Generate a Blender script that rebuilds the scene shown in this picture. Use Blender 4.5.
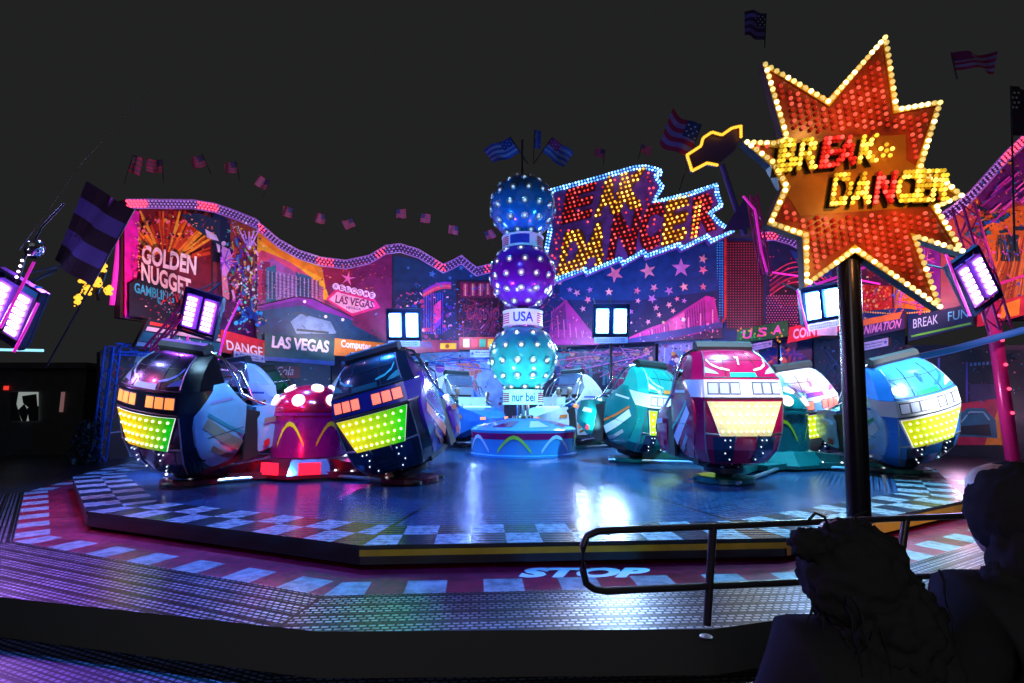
import bpy, bmesh, math, random
import numpy as np
from mathutils import Vector, Matrix, noise
random.seed(7)
PI = math.pi
S = bpy.context.scene
COL = S.collection
for o in list(bpy.data.objects): bpy.data.objects.remove(o)
# ------------------------------------------------------------------ camera, sky, night fill
F = 510.0; PITCH = math.radians(7.1); CAMZ = 1.45
cam_d = bpy.data.cameras.new('camera'); cam = bpy.data.objects.new('camera', cam_d); COL.objects.link(cam)
cam.location = (0, 0, CAMZ); cam.rotation_euler = (PI/2 + PITCH, 0, 0)
cam_d.sensor_width = 36; cam_d.lens = F/1024*36; cam_d.clip_end = 2000; cam_d.clip_start = 0.05
S.camera = cam
W = bpy.data.worlds.new('World'); S.world = W; W.use_nodes = True
bg = W.node_tree.nodes['Background']; bg.inputs[0].default_value = (0.0150, 0.0152, 0.0156, 1); bg.inputs[1].default_value = 0.815
sun_d = bpy.data.lights.new('night_fill', 'SUN'); sun_d.energy = 0.06; sun_d.angle = math.radians(60); sun_d.color = (0.9, 0.95, 1.0)  # added weak sun from behind the camera, lifts dark upright faces
sun = bpy.data.objects.new('night_fill', sun_d); COL.objects.link(sun); sun.rotation_euler = (math.radians(76), 0, math.radians(6))
S.view_settings.view_transform = 'Standard'; S.view_settings.look = 'None'
S.view_settings.exposure = 0.3; S.view_settings.gamma = 1.0; S.view_settings.use_curve_mapping = False
S.cycles.max_bounces = 5; S.cycles.diffuse_bounces = 2; S.cycles.glossy_bounces = 3; S.cycles.transmission_bounces = 2
S.cycles.sample_clamp_indirect = 4.0; S.cycles.caustics_reflective = False; S.cycles.caustics_refractive = False
S.cycles.use_denoising = True
try: S.cycles.denoiser = 'OPENIMAGEDENOISE'
except Exception: pass
S.cycles.use_light_tree = True

def lin(c):
    return tuple((x/12.92 if x <= 0.04045 else ((x+0.055)/1.055)**2.4) for x in c)
def hx(s):
    return lin(tuple(int(s[i:i+2], 16)/255 for i in (0, 2, 4)))
def ray(px, py):
    u = (px-512)/F; v = (341.5-py)/F
    return Vector((u, math.cos(PITCH)-v*math.sin(PITCH), v*math.cos(PITCH)+math.sin(PITCH)))
def P(px, py, Y):
    d = ray(px, py); return Vector((0, 0, CAMZ)) + d*(Y/d.y)
def G(px, py, z=0.0):
    d = ray(px, py); return Vector((0, 0, CAMZ)) + d*((z-CAMZ)/d.z)

def spot(name, loc, target, power, col, size=70, blend=0.6, radius=0.1):
    d = bpy.data.lights.new(name, 'SPOT'); d.energy = power; d.color = col
    d.spot_size = math.radians(size); d.spot_blend = blend; d.shadow_soft_size = radius
    o = bpy.data.objects.new(name, d); COL.objects.link(o); o.location = loc
    o.rotation_euler = (Vector(target)-Vector(loc)).to_track_quat('-Z', 'Y').to_euler(); return o
def point(name, loc, power, col, radius=0.02):
    d = bpy.data.lights.new(name, 'POINT'); d.energy = power; d.color = col; d.shadow_soft_size = radius
    o = bpy.data.objects.new(name, d); COL.objects.link(o); o.location = loc; return o
CX, CY, RD = 0.05, 15.75, 10.35; TX = 0.34        # turntable
# added fill spots without fixtures, and lamps along the front of the painted backdrop
BLUE = (0.03, 0.22, 1.0); CYAN = (0.06, 0.46, 1.0); MAG = (1.0, 0.04, 0.62); WARM = (1.0, 0.45, 0.2)
spot('stage_fill', (-7, 13, 13), (-4, 10, 0), 12000, BLUE, 60)
spot('stage_fill', (1, 21, 14), (1, 15, 0), 30000, (.14, .55, 1), 44)
spot('stage_fill', (7, 10, 13), (5.5, 10.8, 0), 17000, (0.10, .62, 1.0), 60)
spot('stage_fill', (-2, 4, 11), (-1.5, 10.5, 1), 5500, BLUE, 70)
spot('car_key_light', (6.5, 2, 8), (4.1, 10.2, 1.6), 6500, (0.85, 0.90, 1.0), 15, .4)  # added key spots that brighten the gondolas, no fixtures
spot('car_key_light', (9.5, 4, 6.5), (8.6, 11.2, 1.7), 9500, (0.85, 0.92, 1.0), 18, .4)
spot('car_key_light', (9, 5, 9), (7.4, 14, 1.6), 7500, (1.0, 0.85, 1.0), 13, .4)
spot('car_key_light', (2.5, 4, 8), (3.4, 14.2, 1.2), 6500, (0.5, 0.95, 1.0), 17, .4)
spot('car_key_light', (-1.5, 6, 8), (-5.2, 10.0, 1.4), 3000, (0.4, 0.75, 1.0), 18, .4)
spot('car_key_light', (-9.5, 4, 7), (-6.5, 9.7, 1.6), 3600, (0.5, 0.8, 1.0), 20, .4)
spot('car_key_light', (1, 4, 8), (-2.0, 10.2, 1.5), 2200, (0.6, 0.45, 1.0), 15, .4)
spot('car_key_light', (-5.0, 4, 5), (-4.45, 11.3, 1.3), 2600, (1.0, 0.05, 0.40), 11, .4)
spot('car_key_light', (-4, 12, 9), (-1.5, 19, 1.2), 5200, (0.4, 0.7, 1.0), 34, .5)
spot('car_key_light', (3, 12, 9), (2.6, 18, 1.2), 4400, (0.5, 0.85, 1.0), 30, .5)
spot('car_key_light', (-7, 10, 9), (-7, 18, 1.4), 1800, (0.4, 0.9, 0.9), 22, .5)
spot('stage_fill', (-15, 8, 10), (-8, 8.5, 0), 1800, (0.25, 0.25, 1.0), 50)
spot('stage_fill', (-10, 12, 8), (-4.6, 4.6, -.3), 1700, (0.36, 0.06, 1.0), 44)
spot('stage_fill', (-6, 13, 9), (-7.2, 7.4, -.2), 1500, (0.5, 0.25, 1.0), 30)
spot('stage_fill', (-3.0, 14, 9), (-1.6, 4.3, -.3), 1500, (0.10, 0.9, 0.25), 10)  # added coloured spots, here and next line, imitating grille reflections on the tread
spot('stage_fill', (-4.5, 14, 9), (-2.4, 4.3, -.3), 1300, (1.0, 0.40, 0.08), 8)
spot('stage_fill', (0, 14, 9), (0.4, 4.2, -.3), 900, (0.05, 0.15, 1.0), 24)
spot('stage_fill', (2.0, 14, 9), (1.0, 4.2, -.3), 1100, (0.65, 0.5, 1.0), 9)
spot('stage_fill', (9, 13, 9), (3.4, 4.6, -.3), 1700, (0.40, 0.85, 0.85), 32)
spot('stage_fill', (8, 14, 9), (6.2, 7.6, 0), 1500, (0.85, 0.9, 1.0), 24)
spot('stage_fill', (-13, 6, 6), (-7.3, 8.4, -.2), 900, (1.0, .10, .45), 40)
spot('stage_fill', (9, 4, 6), (5.6, 6.6, -.1), 900, (1.0, .75, .7), 30)
spot('hub_fill', (-4.2, 8.6, .5), (-4.3, 10.4, .5), 60, (1.0, .01, .06), 80, .9, .1)  # added spots: red on the hub base, then magenta streaks on the deck
spot('hub_fill', (-4.2, 13.5, 2.6), (-4.6, 8.6, 0), 420, (1.0, .02, .5), 80, .9, .1)
spot('deck_fill', (2.6, 19, 3.2), (2.2, 13, 0), 330, (.7, .85, 1), 90, .9, .15)  # added low spots for bright streaks on the deck
spot('deck_fill', (-1.6, 21, 3.0), (-1, 12, 0), 260, (.25, .4, 1), 90, .9, .12)
for q in ((-10, 15, 11.2, 70), (-7.5, 20, 11, 80), (-3, 22.6, 10.5, 80), (5, 21, 13, 60)): point('flag_fill', q[:3], q[3]*.55, (.8, .35, .8))  # added fill to bring the flags out of the dark
spot('flag_fill', (-11, 5, 2), (-8.6, 10.8, 5.2), 500, (.55, .4, 1), 30)
spot('fill_light_behind', (-2.5, -7, 4.5), (1.0, 3.0, -.2), 300, (1.0, .97, .95), 70, .8, 1.6)  # added soft fill behind the camera, lifts spectators and risers
point('flood_spill', P(404, 322, 16.2), 55, (.08, .25, 1))
point('flood_spill', P(611, 318, 17.2), 65, (.08, .25, 1))
point('flood_spill', P(818, 303, 11.5), 26, (.15, .3, 1))
point('flood_spill', P(203, 312, 12.0), 24, (.5, .15, 1))
def wash(x, y, z, w, c, tx, ty, tz=6.6): spot('wash_light', (x, y, z), (tx, ty, tz), w*1.25, c, 112, .5, .04)
for a_ in [(-9.4, 13.8, 4.3, 420, (1.0, .42, .36), -10.8, 17.0), (-7.6, 16.8, 4.3, 420, (.85, .62, .72), -9.6, 20), (-6.2, 19.5, 4.6, 430, (.85, .75, .75), -7.5, 22.8), (-3.8, 21.6, 4.6, 480, (.45, .5, 1), -4, 25),
           (-1.2, 22.3, 4.8, 420, (.3, .3, 1), -1, 26), (3.0, 22.0, 4.6, 560, (.42, .48, 1), 4, 25.4), (6.6, 20.2, 4.6, 560, (.5, .42, 1), 7.6, 24), (8.9, 18.0, 4.4, 330, (1.0, .25, .6), 10.5, 21.5),
           (11.3, 14.5, 4.5, 460, (1.0, .45, .45), 13, 18), (12.3, 11.0, 5.0, 600, (1, .38, .5), 14.3, 15)]: wash(*a_)
for (x, y, z, w, c) in [(-9.8, 14.8, 2.0, 80, BLUE), (-6, 20, 2.6, 110, (.08, .3, 1)), (-2, 23.5, 2.6, 520, (.2, .45, 1)), (2.6, 23.8, 2.8, 240, (.3, .4, 1)), (6, 22.5, 2.8, 330, (.15, .35, 1)), (10.5, 18.2, 2.6, 80, BLUE), (13.0, 15.2, 1.2, 80, (.9, .5, .8))]:
    point('gallery_light', (x, y, z), w, c)
# small up-lights round the ball column
for k, (dx, dy, z, w, c, tz) in enumerate([(-1.2, -1.9, 1.0, 520, (.25, 1, .95), 2.9), (1.3, -1.8, 1.0, 560, (.25, .95, 1), 2.9), (-1.4, -1.8, 3.6, 240, (.6, .05, 1), 5.3), (1.4, -1.6, 3.6, 200, (.9, .05, .9), 5.3), (-1.5, -1.6, 6.2, 240, (.05, .35, 1), 7.4), (1.5, -1.7, 6.2, 160, (.05, .45, 1), 7.4)]):
    spot('column_light', (TX+dx*1.5, CY+dy*1.5, z-.3), (TX, CY, tz), w, c, 62, .6, .03)

# ------------------------------------------------------------------ object helpers
def tag(o, label=None, cat=None, group=None, kind=None):
    if label: o['label'] = label
    if cat: o['category'] = cat
    if group: o['group'] = group
    if kind: o['kind'] = kind
    return o
def empty(name, loc=(0, 0, 0), rz=0.0):
    o = bpy.data.objects.new(name, None); COL.objects.link(o); o.location = loc; o.rotation_euler = (0, 0, rz)
    o.empty_display_size = 0.2; return o
def link(name, me, parent=None, mats=None, smooth=None):
    if mats is not None:
        for m in (mats if isinstance(mats, (list, tuple)) else [mats]): me.materials.append(m)
    if smooth is not None:
        me.shade_smooth()
        if smooth < 180: me.set_sharp_from_angle(angle=math.radians(smooth))
    o = bpy.data.objects.new(name, me); COL.objects.link(o)
    if parent is not None: o.parent = parent
    return o
def kids(o): return [c for c in bpy.data.objects if c.parent == o]
def copy_tree(o, parent=None, km=None):
    if km is None:
        km = {}
        for c in bpy.data.objects:
            if c.parent: km.setdefault(c.parent.name, []).append(c)
    c = o.copy(); COL.objects.link(c); c.parent = parent
    for ch in km.get(o.name, []): copy_tree(ch, c, km)
    return c

class MB:
    """collects shapes into one mesh"""
    def __init__(s): s.v = []; s.f = []; s.m = []; s.c = []
    def poly(s, pts, mi=0, col=(1, 1, 1)):
        n = len(s.v); s.v += [tuple(p) for p in pts]; s.f.append(tuple(range(n, n+len(pts)))); s.m.append(mi); s.c.append(col)
    def grid(s, rows, mi=0, closed=False, col=(1, 1, 1), cap=False):
        n = len(s.v); R = len(rows); C = len(rows[0])
        for r in rows: s.v += [tuple(p) for p in r]
        for i in range(R-1):
            for j in range(C if closed else C-1):
                k = (j+1) % C
                s.f.append((n+i*C+j, n+i*C+k, n+(i+1)*C+k, n+(i+1)*C+j)); s.m.append(mi); s.c.append(col)
        if cap:
            s.f.append(tuple(n+j for j in reversed(range(C)))); s.m.append(mi); s.c.append(col)
            s.f.append(tuple(n+(R-1)*C+j for j in range(C))); s.m.append(mi); s.c.append(col)
    def box(s, c, d, mi=0, rot=None, col=(1, 1, 1)):
        c = Vector(c); hx_, hy, hz = d[0]/2, d[1]/2, d[2]/2
        P8 = [Vector((x, y, z)) for z in (-hz, hz) for (x, y) in ((-hx_, -hy), (hx_, -hy), (hx_, hy), (-hx_, hy))]
        if rot is not None: P8 = [rot @ p for p in P8]
        n = len(s.v); s.v += [tuple(c+p) for p in P8]
        for f in ((3, 2, 1, 0), (4, 5, 6, 7), (0, 1, 5, 4), (1, 2, 6, 5), (2, 3, 7, 6), (3, 0, 4, 7)):
            s.f.append(tuple(n+i for i in f)); s.m.append(mi); s.c.append(col)
    def prism(s, pts, off, mi=0, col=(1, 1, 1), side=None):
        """pts: 3D outline, off: extrusion vector"""
        off = Vector(off); n = len(s.v); N = len(pts)
        s.v += [tuple(p) for p in pts] + [tuple(Vector(p)+off) for p in pts]
        sd = mi if side is None else side
        s.f.append(tuple(n+i for i in range(N))); s.m.append(mi); s.c.append(col)
        s.f.append(tuple(n+N+i for i in reversed(range(N)))); s.m.append(sd); s.c.append(col)
        for i in range(N):
            j = (i+1) % N; s.f.append((n+j, n+i, n+N+i, n+N+j)); s.m.append(sd); s.c.append(col)
    def tube(s, pts, r, mi=0, seg=8, col=(1, 1, 1), closed=False):
        pts = [Vector(p) for p in pts]; rows = []
        up = Vector((0, 0, 1)); N = len(pts)
        for i, p in enumerate(pts):
            a = pts[max(i-1, 0)] if not closed else pts[(i-1) % N]; b = pts[min(i+1, N-1)] if not closed else pts[(i+1) % N]
            t = (b-a).normalized(); u = t.cross(up)
            if u.length < 0.05: u = t.cross(Vector((0, 1, 0)))
            u.normalize(); w = t.cross(u)
            rr = r[i] if isinstance(r, (list, tuple)) else r
            rows.append([p + (u*math.cos(2*PI*k/seg)+w*math.sin(2*PI*k/seg))*rr for k in range(seg)])
        if closed: rows.append(rows[0])
        s.grid(rows, mi, closed=True, col=col, cap=not closed)
    def lathe(s, prof, c=(0, 0, 0), seg=32, mi=0, col=(1, 1, 1), cap=True):
        rows = [[(c[0]+r*math.cos(2*PI*k/seg), c[1]+r*math.sin(2*PI*k/seg), c[2]+z) for k in range(seg)] for r, z in prof]
        s.grid(rows, mi, closed=True, col=col, cap=cap)
    def mesh(s, name):
        me = bpy.data.meshes.new(name); me.from_pydata(s.v, [], s.f)
        for p, m in zip(me.polygons, s.m): p.material_index = m
        at = me.color_attributes.new('Col', 'FLOAT_COLOR', 'CORNER')
        buf = []
        for f, c in zip(s.f, s.c): buf += [c[0], c[1], c[2], 1.0]*len(f)
        at.data.foreach_set('color', buf)
        me.validate(); return me
    def build(s, name, mats=None, parent=None, smooth=None):
        me = s.mesh(name)
        if smooth is not None or True:
            bm = bmesh.new(); bm.from_mesh(me)
            if smooth is not None: bmesh.ops.remove_doubles(bm, verts=bm.verts, dist=1e-5); bmesh.ops.recalc_face_normals(bm, faces=bm.faces)
            bm.to_mesh(me); bm.free()
        return link(name, me, parent, mats, smooth)

# ------------------------------------------------------------------ materials
MC = {}
def mat(name, col=(.5, .5, .5), rough=.5, metal=0.0, emit=None, es=0.0, coat=0.0, vcol=False, bump=None, sample=None, nvar=0.0):
    if name in MC: return MC[name]
    m = bpy.data.materials.new(name); m.use_nodes = True; nt = m.node_tree; b = nt.nodes['Principled BSDF']
    b.inputs['Base Color'].default_value = (*col[:3], 1); b.inputs['Roughness'].default_value = rough; b.inputs['Metallic'].default_value = metal
    b.inputs['Coat Weight'].default_value = coat; b.inputs['Coat Roughness'].default_value = .08
    src = None
    if vcol:
        a = nt.nodes.new('ShaderNodeAttribute'); a.attribute_name = 'Col'; src = a.outputs['Color']
    if nvar > 0:
        tc = nt.nodes.new('ShaderNodeTexCoord'); n = nt.nodes.new('ShaderNodeTexNoise'); n.inputs['Scale'].default_value = 3.0; n.inputs['Detail'].default_value = 6
        nt.links.new(tc.outputs['Object'], n.inputs['Vector'])
        mr = nt.nodes.new('ShaderNodeMapRange'); mr.inputs['From Min'].default_value = .3; mr.inputs['From Max'].default_value = .7; mr.inputs['To Min'].default_value = 1-nvar; mr.inputs['To Max'].default_value = 1+nvar*.4
        nt.links.new(n.outputs['Fac'], mr.inputs['Value'])
        mx = nt.nodes.new('ShaderNodeVectorMath'); mx.operation = 'SCALE'
        if src is None: mx.inputs[0].default_value = col[:3]
        else: nt.links.new(src, mx.inputs[0])
        nt.links.new(mr.outputs[0], mx.inputs['Scale']); src = mx.outputs[0]
        rr = nt.nodes.new('ShaderNodeMapRange'); rr.inputs['To Min'].default_value = max(0.03, rough-.12); rr.inputs['To Max'].default_value = rough+.15
        nt.links.new(n.outputs['Fac'], rr.inputs['Value']); nt.links.new(rr.outputs[0], b.inputs['Roughness'])
    if src is not None: nt.links.new(src, b.inputs['Base Color'])
    if emit is not None:
        b.inputs['Emission Color'].default_value = (*emit[:3], 1); b.inputs['Emission Strength'].default_value = es
    elif es > 0 and src is not None:
        nt.links.new(src, b.inputs['Emission Color']); b.inputs['Emission Strength'].default_value = es
    if sample: m.cycles.emission_sampling = sample
    if rough >= 1: b.inputs['Specular IOR Level'].default_value = 0
    MC[name] = m; return m
def bulbv(name, c, es, sample='NONE'):
    return [bulbm(name+t, tuple(x**(1/p) for x in c), es*f, sample) for t, f, p in (('_low', .45, .9), ('', 1.0, 1.0), ('_hot', 1.8, 1.35))]
def bulbm(name, c, es, sample='NONE'):
    return mat(name, tuple(x*.6 for x in c), .25, 0, emit=c, es=es, sample=sample)
M_yel = bulbm('bulb_warm_yellow', (1.0, .72, .16), 1.5)
M_yelD = bulbm('bulb_amber', (1.0, .50, .04), 1.3)
M_red = bulbm('bulb_red', (1.0, .045, .03), .75)
M_redH = bulbm('bulb_bright_red', (1.0, .10, .10), 1.6)
M_white = bulbm('bulb_white', (1.0, .95, 1.0), 2.2)
M_blue = bulbm('bulb_ice_blue', (.25, .62, 1.0), 2.2)
M_vio = bulbm('bulb_dim_violet', (.45, .22, .75), .5)
M_vioR = bulbm('bulb_hot_pink', (1.0, .06, .14), 2.0)
M_black = mat('black_paint', (.02, .02, .022), .35)
M_rubber = mat('black_rubber', (.018, .018, .02), .6)
M_dark = mat('dark_steel', (.04, .04, .05), .35, .6)
M_chrome = mat('chrome', (.75, .78, .82), .12, 1.0)
M_alu = mat('aluminium', (.45, .48, .52), .35, .9)
M_art = mat('airbrushed_mural', vcol=True, rough=.45, nvar=.35)
M_artlit = mat('backlit_mural', vcol=True, rough=.5, es=.35, nvar=.35, sample='NONE')
M_board = mat('board_back', (.03, .02, .035), .6)
M_whiteP = mat('white_plastic', (.78, .78, .8), .3)

_bm = {}
def bulb_mesh(r, m, seg=2):
    k = (round(r, 4), m.name)
    if k not in _bm:
        bm = bmesh.new(); bmesh.ops.create_icosphere(bm, subdivisions=seg, radius=r)
        me = bpy.data.meshes.new('bulb'); bm.to_mesh(me); bm.free(); me.materials.append(m); me.shade_smooth(); _bm[k] = me
    return _bm[k]
_cnt = {}
def bulbs(parent, pts, r, m, name='bulb', limit=100):
    """individual bulbs (shared mesh); past the limit of one kind on one thing the rest become one stuff object"""
    root = parent
    while root.parent: root = root.parent
    ms = m if isinstance(m, (list, tuple)) else [m]; me = bulb_mesh(r, ms[0]); rest = []; br = random.Random(len(pts)+17)
    for p in pts:
        k = (root.name, name); _cnt[k] = _cnt.get(k, 0)+1
        if _cnt[k] <= limit:
            o = bpy.data.objects.new(name, bulb_mesh(r, br.choice(ms))); COL.objects.link(o); o.parent = parent; o.location = p
        else: rest.append(Vector(p))
    if rest:
        vs = [v.co.copy() for v in me.vertices]; fs = [tuple(p.vertices) for p in me.polygons]
        V = []; Fc = []
        for p in rest:
            n = len(V); V += [tuple(v+p) for v in vs]; Fc += [tuple(n+i for i in f) for f in fs]
        me2 = bpy.data.meshes.new(name+'_mass'); me2.from_pydata(V, [], Fc); me2.shade_smooth()
        for q in ms: me2.materials.append(q)
        if len(ms) > 1:
            nf = len(fs)
            for i in range(len(rest)):
                k = br.randrange(len(ms))
                for j in range(i*nf, (i+1)*nf): me2.polygons[j].material_index = k
        o = bpy.data.objects.new(name, me2); COL.objects.link(o); o.parent = parent; o['kind'] = 'stuff'

_tx = {}
def text_tris(s, bold=.0):
    k = (s, bold)
    if k in _tx: return _tx[k]
    c = bpy.data.curves.new('t', 'FONT'); c.body = s; c.offset = bold; c.resolution_u = 3; c.fill_mode = 'BOTH'
    o = bpy.data.objects.new('t', c); COL.objects.link(o); bpy.context.view_layer.update()
    me = o.to_mesh(); me.calc_loop_triangles()
    V = np.array([(v.co.x, v.co.y) for v in me.vertices]); T = [tuple(t.vertices) for t in me.loop_triangles]
    o.to_mesh_clear(); bpy.data.objects.remove(o); bpy.data.curves.remove(c)
    mn = V.min(0); mx = V.max(0); V = (V-mn)/(mx-mn); _tx[k] = (V, T, (mx-mn)); return _tx[k]
def inside_text(V, T, pts):
    pts = np.asarray(pts, float); ok = np.zeros(len(pts), bool)
    for t in T:
        a, b, c = V[t[0]], V[t[1]], V[t[2]]
        def sg(p, q): return (pts[:, 0]-q[0])*(p[1]-q[1])-(p[0]-q[0])*(pts[:, 1]-q[1])
        d1 = sg(a, b); d2 = sg(b, c); d3 = sg(c, a)
        ok |= ~(((d1 < 0) | (d2 < 0) | (d3 < 0)) & ((d1 > 0) | (d2 > 0) | (d3 > 0)))
    return ok
def inpoly(p, poly):
    x, y = p; c = False; n = len(poly); j = n-1
    for i in range(n):
        if ((poly[i][1] > y) != (poly[j][1] > y)) and (x < (poly[j][0]-poly[i][0])*(y-poly[i][1])/(poly[j][1]-poly[i][1])+poly[i][0]): c = not c
        j = i
    return c
def along(path, step, closed=False, start=0.0):
    pts = [Vector(p) for p in path]
    if closed: pts.append(pts[0])
    out = []; d = start
    for a, b in zip(pts, pts[1:]):
        L = (b-a).length
        while d < L: out.append(a+(b-a)*(d/L)); d += step
        d -= L
    return out
def distpoly(p, poly):
    p = Vector(p); best = 1e9
    for i in range(len(poly)):
        a = Vector(poly[i]); b = Vector(poly[(i+1) % len(poly)]); t = max(0, min(1, (p-a).dot(b-a)/max((b-a).length_squared, 1e-9)))
        best = min(best, (p-(a+(b-a)*t)).length)
    return best

class Wall:
    """upright board plane standing between two ground points; drawings are laid out on it through the drawing coordinates u,v"""
    def __init__(s, pA, YA, pB, YB):
        s.A = P(pA, 300, YA); s.B = P(pB, 300, YB); s.A.z = 0; s.B.z = 0
        t = (s.B-s.A).normalized(); s.n = Vector((t.y, -t.x, 0))
        if s.n.y > 0: s.n = -s.n
        s.t = t; s.L = []
    def at(s, px, py, off=0.0):
        d = ray(px, py); o = Vector((0, 0, CAMZ)); k = (s.A-o).dot(s.n)/d.dot(s.n)
        return o+d*k+s.n*off
class Art:
    def __init__(s, wall, base=.01, top=None, bot=None):
        s.w = wall; s.mb = MB(); s.k = base; s.fine = False; s.top = top; s.bot = bot
    def lay(s, d=.002): s.k += (.0003 if s.fine else d); return s.k
    def poly(s, pts, c, off=None):
        k = s.lay() if off is None else off
        c = c if not isinstance(c, str) else hx(c)
        for q in s.clip(pts): s.mb.poly([s.w.at(x, y, k) for x, y in q], 0, c)
    def clip(s, pts):
        """keep only what lies on the board (below its top edge)"""
        if not s.top: return [pts]
        def cut(p, f):
            out = []
            for i in range(len(p)):
                a, b = p[i-1], p[i]; fa, fb = f(a), f(b)
                if (fa >= 0) != (fb >= 0): t = fa/(fa-fb); out.append((a[0]+(b[0]-a[0])*t, a[1]+(b[1]-a[1])*t))
                if fb >= 0: out.append(b)
            return out
        pts = [(p[0], p[1]) for p in pts]; x0, x1 = s.top[0][0], s.top[-1][0]; res = []
        if s.bot: (ax, ay), (bx, by) = s.bot; pts = cut(pts, lambda p: ay+(by-ay)*(p[0]-ax)/(bx-ax)-p[1])
        if len(pts) < 3: return []
        if all(x0 <= p[0] <= x1 and p[1] >= max(t[1] for t in s.top) for p in pts): return [pts]
        for (a, ya), (b, yb) in zip(s.top, s.top[1:]):
            q = cut(pts, lambda p: p[0]-a)
            if len(q) > 2: q = cut(q, lambda p: b-p[0])
            if len(q) > 2: q = cut(q, lambda p: p[1]-(ya+(yb-ya)*(p[0]-a)/(b-a)))
            if len(q) > 2: res.append(q)
        return res
    def rect(s, x0, y0, x1, y1, c, off=None): s.poly([(x0, y1), (x1, y1), (x1, y0), (x0, y0)], c, off)
    def grad(s, pts4, c0, c1, n=8):
        """pts4: bottom-left, bottom-right, top-right, top-left; colour runs bottom to top"""
        k = s.lay(); a, b, c, d = [Vector(p) for p in pts4]; c0 = Vector(hx(c0)); c1 = Vector(hx(c1))
        for i in range(n):
            t0 = i/n; t1 = (i+1)/n; q = [a.lerp(d, t0), b.lerp(c, t0), b.lerp(c, t1), a.lerp(d, t1)]
            s.poly([(p.x, p.y) for p in q], tuple(c0.lerp(c1, (t0+t1)/2)), k)
    def line(s, pts, w, c):
        k = s.lay(); c = hx(c) if isinstance(c, str) else c
        for a, b in zip(pts, pts[1:]):
            a = Vector(a); b = Vector(b); d = (b-a)
            if d.length < 1e-6: continue
            d.normalize(); n = Vector((-d.y, d.x))*w/2
            s.poly([tuple(p) for p in (a-n, b-n, b+n, a+n)], c, k)
    def disc(s, x, y, r, c, ry=None, n=14):
        ry = ry or r; s.poly([(x+r*math.cos(2*PI*i/n), y+ry*math.sin(2*PI*i/n)) for i in range(n)], c)
    def star(s, x, y, r, c, rot=0.0, q=.42):
        s.poly([(x+(r if i % 2 == 0 else r*q)*math.sin(PI*i/5+rot), y-(r if i % 2 == 0 else r*q)*math.cos(PI*i/5+rot)) for i in range(10)], c)
    def text(s, t, o, ax, ay, c, bold=.02):
        V, T, _ = text_tris(t, bold); k = s.lay(); c = hx(c) if isinstance(c, str) else c
        q = [s.w.at(o[0]+u*ax[0]+v*ay[0], o[1]+u*ax[1]+v*ay[1], k) for u, v in V]
        for tr in T: s.mb.poly([q[i] for i in tr], 0, c)
    def figure(s, x, y, h, c, skin='c98a70', arms=0):
        """small painted standing figure, feet at x,y"""
        w = h*.13
        s.poly([(x-w*.9, y), (x-w*.2, y), (x, y-h*.42), (x+w*.3, y), (x+w*1.0, y), (x+w*.8, y-h*.5), (x+w*1.2, y-h*.82), (x-w*1.2, y-h*.82), (x-w*.8, y-h*.5)], c)
        s.disc(x, y-h*.91, h*.075, skin, h*.09)
        if arms: s.line([(x+w, y-h*.78), (x+w*2.3, y-h*.6), (x+w*2.5, y-h*.95)], h*.05, skin)
        else: s.line([(x-w, y-h*.78), (x-w*1.9, y-h*.5)], h*.06, c)
    def build(s, parent, name='artwork', m=None):
        return s.mb.build(name, m or M_art, parent)
def board(wall, pts, thick, name, m, parent, off=0.0):
    mb = MB(); mb.prism([wall.at(x, y, off) for x, y in pts], -wall.n*thick); return mb.build(name, m, parent)
# ------------------------------------------------------------------ setting: ground, walkway, turntable
def polar_nodes(nt):
    tc = nt.nodes.new('ShaderNodeTexCoord'); sx = nt.nodes.new('ShaderNodeSeparateXYZ'); nt.links.new(tc.outputs['Object'], sx.inputs[0])
    def mth(op, a, b=None, c=None):
        n = nt.nodes.new('ShaderNodeMath'); n.operation = op
        for i, v in enumerate((a, b, c)):
            if v is None: continue
            if isinstance(v, (int, float)): n.inputs[i].default_value = v
            else: nt.links.new(v, n.inputs[i])
        return n.outputs[0]
    x, y = sx.outputs[0], sx.outputs[1]
    r = mth('SQRT', mth('ADD', mth('MULTIPLY', x, x), mth('MULTIPLY', y, y)))
    a = mth('ARCTAN2', y, x)
    A0 = math.radians(235.2-360); st = 2*PI/14
    q = mth('DIVIDE', mth('ADD', mth('SUBTRACT', a, A0), 4*PI), st)
    th = mth('MULTIPLY', mth('SUBTRACT', mth('FRACT', q), .5), st)
    global DN, DT, SEC
    DN = mth('MULTIPLY', r, mth('COSINE', th)); DT = mth('MULTIPLY', r, mth('SINE', th)); SEC = mth('FLOOR', q)
    global q_; q_ = q
    return tc, mth, r, a, x, y
def mixc(nt, fac, a, b):
    n = nt.nodes.new('ShaderNodeMix'); n.data_type = 'RGBA'
    if isinstance(fac, (int, float)): n.inputs[0].default_value = fac
    else: nt.links.new(fac, n.inputs[0])
    for i, v in ((6, a), (7, b)):
        if isinstance(v, tuple): n.inputs[i].default_value = (*v[:3], 1)
        else: nt.links.new(v, n.inputs[i])
    return n.outputs[2]
def tread(nt, mth, r, a, su, sv, R):
    """staggered raised bars of tread plate, laid out round the ride: 0..1 height"""
    v = mth('DIVIDE', DN, sv); row = mth('FLOOR', v)
    u = mth('ADD', mth('DIVIDE', mth('ADD', DT, 20.0), su), mth('MULTIPLY', mth('MODULO', row, 2.0), .5))
    fu = mth('ABSOLUTE', mth('SUBTRACT', mth('FRACT', u), .5)); fv = mth('ABSOLUTE', mth('SUBTRACT', mth('FRACT', v), .5))
    return mth('MULTIPLY', mth('LESS_THAN', fu, .36), mth('LESS_THAN', fv, .27))
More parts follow.
